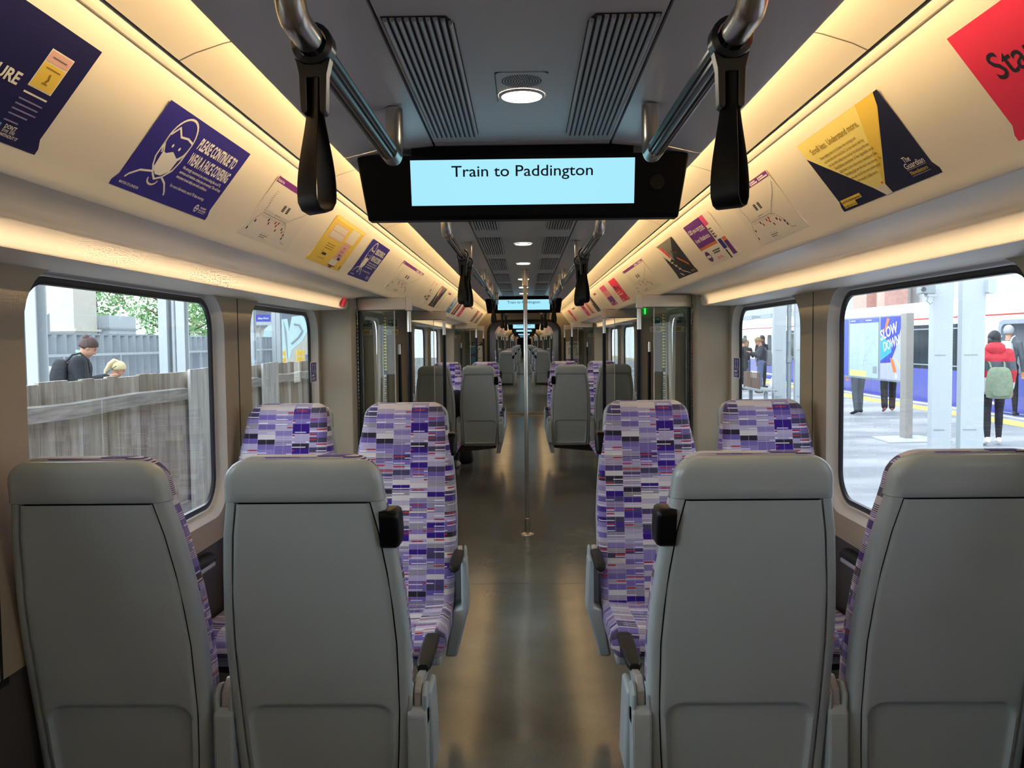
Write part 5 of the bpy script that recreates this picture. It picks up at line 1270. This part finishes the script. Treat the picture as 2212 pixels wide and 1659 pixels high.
def column(x, y, label, pipe=True, w=.12, d=.16, gap=.13, top=4.2):
    root = tag(empty('platform_column', (x, y, 0)), label, 'column')
    for s in (-1, 1):
        mb = MB(); c = s * (gap / 2 + w / 2)
        mb.prism([(c - w / 2, -d / 2), (c + w / 2, -d / 2), (c + w / 2, -d / 2 + .02), (c - s * w / 2 + s * .02, -d / 2 + .02), (c - s * w / 2 + s * .02, d / 2 - .02), (c + w / 2, d / 2 - .02), (c + w / 2, d / 2), (c - w / 2, d / 2)] if s > 0 else
                 [(c - w / 2, -d / 2), (c + w / 2, -d / 2), (c + w / 2, d / 2), (c - w / 2, d / 2)], (0, 0, -.02), (1, 0, 0), (0, 1, 0), (0, 0, 1), top)
        mb.build('channel', 'metal_white', root)
    if pipe: mb = MB(); mb.tube([(0, 0, 0), (0, 0, top)], .028, 12); mb.build('pipe', 'metal_white', root, smooth=50); mb = MB(); mb.box(-gap / 2 - .02, gap / 2 + .02, .04, .05, 0, top); mb.build('web', 'metal_grey', root)
    return root
column(-4.98, 8.35, 'pale steel column at the left edge of the large left window', False, .11, .2, .02)
column(-5.0, 11.85, 'pale double steel column with a pipe in the large left window')
column(-7.4, 24.9, 'pale column beside the blue station sign in the small left window', False, .12, .2, .01)
column(-7.0, 21.3, 'pale column at the left edge of the small left window', False, .10, .2, .01)
# corrugated fence with rail
root = tag(empty('corrugated_fence', (-8, 0, 0)), 'grey corrugated metal fence behind the people on the left', 'fence'); mb = MB(); P = []; y = 10.; k = 0
while y < 26.5:
    P.append(((0, .09)[k % 4 in (1, 2)], y)); y += .05 if k % 2 else .11; k += 1
n = len(P); mb.add([(a, b, z) for z in (0, 1.79) for a, b in P], [(i_, i_ + 1, n + i_ + 1, n + i_) for i_ in range(n - 1)]); mb.build('sheet', 'corr_grey', root).modifiers.new('s', 'SOLIDIFY').thickness = .004
mb = MB(); mb.box(.0, .07, 10, 26.5, 1.775, 1.81); mb.build('cap', 'metal_grey', root)
mb = MB(); mb.box(.16, .20, 10, 26.5, 1.40, 1.445); [mb.box(.16, .2, yy, yy + .04, -.02, 1.4) for yy in range(10, 27, 2)]; mb.build('guard_rail', 'metal_white', root)
mb = MB(); mb.box(.155, .205, 12.8, 13.0, 1.395, 1.45); mb.build('rail_tape', 'barrier_yellow', root)
# buildings
mb = MB(); mb.box(-18, -14.0, 25.8, 27.2, 0, 6); mb.box(-18, -13.9, 25.7, 27.3, 2.05, 2.12); tag(mb.build('building', 'render_cream'), 'cream rendered building behind the corrugated fence', 'building')
root = tag(empty('building', (-12, 19.8, 0)), 'blue-tinted painted building at the left of the large left window', 'building')
mb = MB(); mb.box(-3, 0, -6, 0, 0, 6); mb.build('wall', 'render_blue', root); mb = MB(); mb.box(0, .02, -1.5, -.4, 1.9, 2.7); mb.box(.0, .02, -1.4, -1.0, 3.1, 3.6); mb.build('painted_panel', 'graffiti_blue', root)
mb = MB(); mb.prism([(-.9, 1.7), (.6, 1.7), (.6, 2.4)], (.03, 0, 0), (0, 1, 0), (0, 0, 1), (1, 0, 0), .3); mb.build('canopy', 'metal_grey', root)
mb = MB(); mb.box(-16, -13.7, 27.4, 29.3, 0, 2.60, 0); mb.box(-16, -13.65, 27.35, 29.35, 2.12, 2.18, 1); tag(mb.build('cabin', ['metal_white', 'metal_grey']), 'low white cabin between the cream building and the trees', 'cabin')
def tree(x, y, h, r, m, label, seed=0, n=5200):
    random.seed(seed); root = tag(empty('tree', (x, y, 0)), label, 'tree'); mb = MB(); mb.tube([(0, 0, 0), (.1, 0, h * .3), (-.05, .1, h * .6), (.1, 0, h * .85)], [r * .09, r * .07, r * .045, .02], 8)
    for q in range(9): a = random.uniform(0, 6.28); z = h * random.uniform(.2, .6); mb.tube([(0, 0, z), (r * .35 * math.cos(a), r * .35 * math.sin(a), z + r * .3), (r * .7 * math.cos(a), r * .7 * math.sin(a), z + r * .5)], [r * .035, r * .022, .01], 6)
    mb.build('trunk', 'bark', root, smooth=60)
    cl = [(Vector((random.gauss(0, .42) * r, random.gauss(0, .42) * r, h * random.uniform(.22, .95))), r * random.uniform(.22, .42)) for _ in range(34)]
    mb = MB()
    for q in range(n):
        c, cr_ = random.choice(cl); d = Vector((random.gauss(0, 1), random.gauss(0, 1), random.gauss(0, .8))).normalized() * cr_ * random.uniform(.55, 1.05); p0 = c + d
        a = Vector((random.gauss(0, 1), random.gauss(0, 1), random.gauss(0, 1))).normalized(); b = a.cross(Vector((random.gauss(0, 1), random.gauss(0, 1), random.gauss(0, 1)))).normalized(); s_ = random.uniform(.05, .10) * (h / 6)
        mb.add([p0 - a * s_, p0 - b * s_ * .6, p0 + a * s_, p0 + b * s_ * .6], [(0, 1, 2, 3)])
    f = mb.build('foliage', m, root, fix=False); f['kind'] = 'stuff'
tree(-17.2, 33.2, 6.6, 2.1, 'leaf', 'green leafy tree behind the low white cabin', 1)
tree(-16.2, 38.6, 6.8, 2.2, 'leaf', 'green leafy tree just left of the double column', 2)
tree(-17.0, 45, 7.5, 2.6, 'leaf', 'green leafy tree right of the double column', 3)
tree(-20, 62, 6.5, 2.6, 'leaf_pale', 'pale olive tree under the blue station sign', 4, 3500)
tree(-24, 38, 8.5, 2.6, 'leaf', 'green tree peeping over the cream building', 5, 2500)
# station sign
sh = Sheet((-7.62, 23.7, CAMZ + .655), (1, 0, 0), (0, 0, 1), (0, -1, 0)); sh.poly([(0, -.1), (.42, -.1), (.42, .2), (0, .2)], 'metal_white', 0, th=.03)
sh.un = Vector((0, -1, 0)); sh.o = sh.o + Vector((0, -.031, 0)); sh.rect(0, .42, 0, .2, 'sign_blue', 1); sh.text('Abbey Wood', .05, .07, .075, 'white', 3, width=.3, bold=.01)
root = sh.build('station_sign'); tag(root, 'blue and white station name sign reading Abbey Wood in the small left window', 'sign')
mb = MB(); mb.box(-7.55, -7.52, 23.71, 23.74, 0, CAMZ + .6); mb.build('sign_post', 'metal_grey', root)
# house, steps and yellow barriers in the small window
root = tag(empty('house', (-13, 46, 0)), 'slate roofed house with timbered gable at the right of the small left window', 'house')
mb = MB(); mb.box(-3, 3.4, 0, 5, 0, 2.6); mb.box(1.6, 3.4, -.3, 5, 2.3, 5.0); mb.build('wall', 'render_cream', root)
mb = MB(); mb.prism([(-3.4, 2.5), (1.7, 2.5), (1.7, 4.3), (-2.6, 4.3)], (0, -.2, 0), (1, 0, 0), (0, 0, 1), (0, 1, 0), .1); mb.build('roof', 'roof_slate', root)
mb = MB(); [mb.box(x_, x_ + .1, -.33, -.3, 3.2, 5) for x_ in (1.6, 2.3, 3.0)]; mb.box(1.6, 3.4, -.34, -.3, 3.15, 3.25); mb.tube([(1.7, -.32, 3.3), (2.3, -.32, 4.5)], .04, 6); mb.tube([(2.4, -.32, 3.3), (3.0, -.32, 4.5)], .04, 6); mb.build('timbering', 'metal_grey', root)
mb = MB(); [mb.box(.8 + q * .16, 2.6, -1.0, -.6, -.02 if q == 0 else .9 + q * .22 - .12, 1.02 + q * .22) for q in range(9)]; mb.box(1.8, 2.6, -.95, -.65, -.02, 2.6); tag(mb.build('outdoor_steps', 'roof_slate', loc=(-12.4, 45.0, 0)), 'grey steps in front of the timbered house', 'steps')
mb = MB(); mb.prism([(-1.0, .9), (-1.25, 1.6), (-1.1, 2.3), (-.6, 2.75), (.0, 2.8), (.1, 2.2), (.25, 2.9), (1.1, 3.0), (1.0, 2.2), (.7, 1.7), (.2, 1.3), (.1, .9)], (0, 0, 0), (1, 0, 0), (0, 0, 1), (0, 1, 0), .12); mb.prism([(-.02, .9), (.03, .9), (-.02, 2.2), (-.16, 2.75)], (0, -.01, 0), (1, 0, 0), (0, 0, 1), (0, 1, 0), .01, 1); mb.tube([(.2, -.01, 1.6), (.55, -.01, 1.9), (.75, -.01, 2.2), (.6, -.01, 2.5), (.35, -.01, 2.55)], .05, 6, 1)
tag(mb.build('painted_wall', ['graffiti_white', 'metal_grey'], loc=(-11.4, 40, 0)), 'white painted wall with leaf-like line drawing in the small left window', 'wall')
for q in range(4):
    mb = MB(); x_, y_ = -9.4 + q * .02, 31.6 + q * 1.25
    for a in (0, .5, 1.0): mb.tube([(0, a, 0), (0, a, 1.35)], .03, 8)
    mb.box(-.02, .02, 0, 1.0, .75, 1.05); mb.box(-.02, .02, 0, 1.0, 1.15, 1.3); tag(mb.build('barrier', 'barrier_yellow', loc=(x_ + .4 * q, y_, 0)), '%s yellow barrier from the left in the small left window' % ['first', 'second', 'third', 'fourth'][q], 'barrier', 'yellow barriers')

# ================================================================ OUTSIDE RIGHT
def paving():
    m, t, b = newmat('paving'); N = t.nodes.new; L = t.links.new; tc = N('ShaderNodeTexCoord'); mp = N('ShaderNodeMapping'); mp.inputs['Rotation'].default_value = (0, 0, R(28)); mp.inputs['Scale'].default_value = (.35, 1.1, 1)
    n = N('ShaderNodeTexNoise'); n.inputs['Scale'].default_value = .9; n.inputs['Detail'].default_value = 4; L(tc.outputs['Object'], mp.inputs[0]); L(mp.outputs[0], n.inputs['Vector'])
    r = N('ShaderNodeValToRGB'); r.color_ramp.elements[0].position = .42; r.color_ramp.elements[1].position = .58; r.color_ramp.elements[0].color = lin('#7e8188'); r.color_ramp.elements[1].color = lin('#9fa1a7'); L(n.outputs['Fac'], r.inputs[0]); L(r.outputs[0], b.inputs['Base Color']); b.inputs['Roughness'].default_value = .6
paving(); mat('tactile', '#d8bf62', .8, bump=.5, bscale=40); mat('body_white', '#d5dada', .35); mat('body_purple', '#545bab', .3); mat('glass_dark', '#333d44', .12, spec=.8); mat('board_post', '#9c9791', .5); mat('frame_grey', '#8d97a3', .4); mat('map_blue', '#5866c8', .4); mat('map_pale', '#b0c6c8', .5); mat('teal', '#3aa8bf', .5); mat('ad_blue', '#3c47b0', .4); mat('ad_lilac', '#b6b9dc', .4); mat('pvc_white', '#eef0f4', .5); mat('bench_brown', '#6b5348', .7, noise=.1); mat('skirt_grey', '#9aa2ac', .6)
mb = MB(); mb.box(1.62, 9.9, -8, 90, -.3, -.02); struct(mb.build('floor_platform', 'paving'), 'grey paved platform outside the right windows')
mb = MB(); mb.box(9.9, 60, -8, 90, -1.2, -1.1); struct(mb.build('floor_trackbed', 'ballast'), 'ballast under the opposite train')
mb = MB(); mb.box(8.75, 9.25, -8, 90, -.02, -.012); tag(mb.build('tactile_strip', 'tactile'), 'yellow studded strip along the far platform edge', 'tactile paving')
mb = MB(); mb.box(9.6, 9.72, -8, 90, -.02, -.014); tag(mb.build('edge_line', 'white'), 'white painted line at the far platform edge', 'painted line')
# train at the opposite platform
root = tag(empty('opposite_train', (10.1, 0, 0)), 'white and violet-blue train standing at the far side of the platform', 'train')
def tprof(P, name, m, ya=12, yb_=75): mb = MB(); mb.loft([[(a, yy, b) for a, b in P] for yy in (ya, yb_)], 0, caps=True); return mb.build(name, m, root, smooth=30)
tprof([(0, 1.89), (.0, 2.05), (.05, 2.22), (.22, 2.40), (.6, 2.52), (1.4, 2.58), (2.2, 2.52), (2.7, 2.3), (2.8, 1.9)], 'roof', 'body_white')
tprof([(.02, -.18), (.0, .10), (-.01, .5), (0, .79), (2.8, .79), (2.8, -.18)], 'lower_body', 'body_purple'); tprof([(.05, -.9), (.03, -.18), (2.7, -.18), (2.7, -.9)], 'underframe', 'skirt_grey')
tprof([(-.004, 2.03), (-.006, 2.06), (.0, 2.062), (.0, 2.03)], 'red_stripe', 'red_line')
for q, (a, b) in enumerate(((19.0, 33.2), (42.0, 56))):
    mb = MB(); mb.box(.005, 2.8, a, b, .79, 1.89); wb = mb.build('window_band', 'glass_dark', root)
    yy = a + .3
    while yy < b - 1.4:
        P = rr(yy, yy + 1.25, .88, 1.80, .14, 4); mb = MB(); n = len(P); P2 = rr(yy + .03, yy + 1.22, .91, 1.77, .12, 4)
        mb.add([(-.002, u, v) for u, v in P] + [(-.002, u, v) for u, v in P2], [(i_, (i_ + 1) % n, n + (i_ + 1) % n, n + i_) for i_ in range(n)]); mb.build('window_seal', 'frame_grey', wb); yy += 1.42
for a, b in ((12, 15.6), (17.9, 19.0), (33.2, 42), (56, 75)):
    mb = MB(); mb.box(-.002, 2.8, a, b, .12 if a < 20 else .12, 1.89); mb.build('door_section', 'body_white', root)
mb = MB(); mb.box(.9, 2.8, 15.6, 17.9, -.1, 1.89); mb.build('interior', 'photo_dark', root)
mb = MB(); P = rr(15.6, 17.9, -.02, 1.93, .18, 5); P2 = rr(15.7, 17.8, .0, 1.84, .14, 5); n = len(P); mb.loft([[(x_, u, v) for u, v in Q] for x_, Q in ((-.005, P), (-.02, P), (-.02, P2), (.2, P2))], 0, caps=False); mb.build('doorway_frame', 'frame_grey', root)
mb = MB(); mb.box(.85, .88, 16.0, 16.5, .9, 1.6); mb.box(.85, .88, 17.0, 17.4, .9, 1.6); mb.build('far_window', 'metal_white', root)
for a in (34.2, 35.3, 38.0, 39.2):
    mb = MB(); mb.prism(rr(a, a + .55, .85, 1.75, .12, 4), (-.012, 0, 0), (0, 1, 0), (0, 0, 1), (1, 0, 0), .01); mb.build('door_window', 'glass_dark', root)
mb = MB(); [mb.box(.5, 1.6, a, a + 1.6, 2.5, 2.68) for a in (33, 36, 39)]; mb.build('roof_equipment', 'metal_grey', root)
# backdrop buildings
mb = MB(); P = []; y = 8.; k = 0
while y < 80: P.append(((0, .08)[k % 4 in (1, 2)], y)); y += .22; k += 1
n = len(P); mb.add([(a, b, z) for z in (-1, 8) for a, b in P], [(i_, i_ + 1, n + i_ + 1, n + i_) for i_ in range(n - 1)]); tag(mb.build('warehouse', 'corr_light', loc=(17, 0, 0)), 'pale corrugated building rising behind the opposite train', 'building')
mb = MB(); mb.box(15.6, 16.6, 38.3, 39.9, -1, 7.5); mb.box(15.6, 16.6, 36.4, 37.2, -1, 7.5); tag(mb.build('brick_wall', 'brick'), 'pinkish brick piers behind the roof of the opposite train', 'wall')
# columns
def bigcol(x, y, w, label, top=4.6, box=None):
    root = tag(empty('platform_column', (x, y, 0)), label, 'column'); mb = MB(); mb.box(-w / 2, w / 2, 0, .13, -.02, top); mb.build('shaft', 'metal_white', root, bevel=.01)
    mb = MB(); mb.box(-w / 2 + .03, w / 2 - .1, -.003, 0, .28, .30); mb.box(-w / 2 + .03, w / 2 - .1, -.003, 0, 1.32, 1.335); mb.build('seam', 'metal_grey', root); return root
bigcol(5.78, 11.6, .28, 'broad white column left of the pair in the large right window')
bigcol(6.20, 11.6, .32, 'broad white column right of the pair in the large right window')
bigcol(5.68, 18.6, .28, 'white column left of the pipe in the small right window')
bigcol(6.16, 18.6, .28, 'white column right of the pipe in the small right window')
mb = MB(); mb.tube([(5.91, 18.7, -.02), (5.91, 18.7, 4.4)], .05, 12); mb.tube([(5.91, 18.7, 1.05), (5.91, 18.7, 1.2)], .075, 12); [mb.tube([(5.91, 18.7, z), (5.91, 18.7, z + .04)], .058, 12) for z in (.95, 1.5, 2.2)]; tag(mb.build('drain_pipe', 'metal_grey', smooth=40), 'grey drain pipe between the two columns in the small right window', 'pipe')
root = tag(empty('platform_camera', (5.52, 11.45, CAMZ + .60)), 'grey camera box fixed to the left column of the pair', 'security camera'); mb = MB(); mb.box(-.12, .08, 0, .14, 0, .12); mb.build('housing', 'metal_grey', root, bevel=.01)
mb = MB(); mb.cyl((-.09, -.02, .06), (-.09, .01, .06), .03, n=12); mb.build('lens', 'glass_dark', root); mb = MB(); mb.box(-.02, .10, .02, .12, -.04, 0); mb.build('bracket', 'metal_white', root); mb = MB(); mb.tube([(0, .05, -.04), (-.02, .05, -.10), (.03, .05, -.14), (.06, .05, -.12)], .008, 6); mb.build('cable', 'metal_grey', root)
mb = MB(); mb.loft([[(a, yy, z) for a, z in rr(0, w_, -.10, .10, .02, 3)] for yy, w_ in ((0, .10), (.1, .13), (.18, .13))], 0); tag(mb.build('loudspeaker', 'metal_white', loc=(6.335, 11.5, CAMZ + .70)), 'small pale loudspeaker on the right column of the pair', 'loudspeaker')
# information board
root = tag(empty('information_board', (6.0, 13.3, 0)), 'free-standing double information board with a map and a SLOW DOWN advert', 'notice board')
mb = MB(); mb.box(-.05, .07, -.22, -.02, -.02, CAMZ + .39); mb.build('post', 'board_post', root, bevel=.01); mb = MB(); mb.box(-.05, .07, 2.9, 3.1, -.02, CAMZ + .39); mb.build('post', 'board_post', root, bevel=.01)
mb = MB(); mb.box(-.02, .06, -.02, 2.9, CAMZ - .71, CAMZ + .375); mb.build('frame', 'frame_grey', root, bevel=.008)
mb = MB(); mb.prism([(-.5, -.55), (.5, -.45), (.35, .35), (-.45, .25)], (0, -.15, -.02), (1, 0, 0), (0, 1, 0), (0, 0, 1), .02); mb.build('base_plate', 'metal_white', root)
def bpanel(y0, y1, name): # reads from far (y1) to near (y0)
    return Sheet((-.022, y1, CAMZ - .68), (0, -1, 0), (0, 0, 1), (-1, 0, 0)), y1 - y0
sh, W_ = bpanel(.02, .78, 'ad'); HH = 1.03; sh.rect(0, W_, 0, HH, 'ad_blue', 0); sh.poly([(0, .30), (W_ * .55, .45), (W_ * .55, .60), (0, .72)], 'teal', 1); sh.poly([(0, 0), (W_, 0), (W_, .30), (.0, .26)], 'ad_lilac', 1); sh.poly([(.5 * W_, .28), (W_, .3), (W_, .85), (.75 * W_, .5)], 'ad_lilac', 1)
sh.poly([(.15, .76), (.24, .82), (.34, 1.0), (.24, 1.01), (.17, .86)], 'orange', 2); sh.poly([(.36, .36), (.48, .34), (.62, .14), (.50, .12)], 'orange', 2); sh.line([(.58, .34), (.74, .2)], .03, 'yellow', 2)
sh.text('SLOW', .02, .64, .24, 'white', 4, width=.64, bold=.02, rot=13); sh.text('DOWN', .14, .46, .22, 'white', 4, width=.58, bold=.015, rot=13)
sh.poly([(.60 + .04 * math.cos(R(k_ * 30)), .07 + .04 * math.sin(R(k_ * 30))) for k_ in range(12)], 'white', 3); sh.build('advert_panel', root)
sh, W_ = bpanel(.86, 2.10, 'map'); sh.rect(0, W_, 0, HH, 'map_pale', 0); sh.rect(0, W_, .95, HH, 'map_blue', 1); sh.rect(.02, .75, .01, .11, 'yellow_light', 1); sh.rect(.05, .25, .985, 1.0, 'white', 2); sh.rect(.7, .95, .985, 1.0, 'white', 2)
random.seed(8)
for q in range(46):
    a, b = random.uniform(.05, W_ - .1), random.uniform(.15, .9); l_ = random.uniform(.05, .25); th = random.choice((0, 90, 20, 110, 60)); sh.line([(a, b), (min(W_ - .03, a + l_ * math.cos(R(th))), min(.92, b + l_ * math.sin(R(th))))], .006, 'skirt_grey', 1)
sh.rect(W_ - .22, W_ - .05, .08, .2, 'metal_grey', 2); sh.build('map_panel', root)
sh, W_ = bpanel(2.18, 2.86, 'left'); sh.rect(0, W_, 0, HH, 'map_blue', 0); sh.rect(.1, .5, .1, .5, 'ad_lilac', 1); sh.build('side_panel', root)
# bench and bags
root = tag(empty('platform_bench', (5.25, 18.0, 0)), 'metal platform bench with brown back panels in the small right window', 'bench')
mb = MB(); [mb.box(-.18 + q * .07, -.13 + q * .07, 0, 2.6, .44, .47) for q in range(6)]; mb.build('seat', 'metal_grey', root)
for a in (0, .68): mb = MB(); mb.prism([(.0, .50), (.62, .50), (.60, .84), (.02, .86)], (-.18, 0.05 + a, 0), (0, 1, 0), (0, 0, 1), (1, 0, 0), .03); mb.build('back_panel', 'bench_brown', root, bevel=.008)
for a in (.1, 1.3, 2.45): mb = MB(); mb.box(-.05, .02, a, a + .07, -.02, .44); mb.build('leg', 'frame_grey', root)
for a in (1.4, 2.55): mb = MB(); mb.tube([(-.15, a, .47), (-.15, a, .66), (.18, a, .66), (.18, a, .47)], .014, 8); mb.build('arm_frame', 'shoe_black', root)
mb = MB(); mb.ell((0, 0, .26), (.20, .24, .26), 14, 10); mb.ell((.05, .05, .50), (.08, .09, .1), 10, 8); tag(mb.build('carrier_bag', 'pvc_white', smooth=60, loc=(7.35, 24.4, -.0)), 'white bulging bag on the platform behind the bench', 'bag')
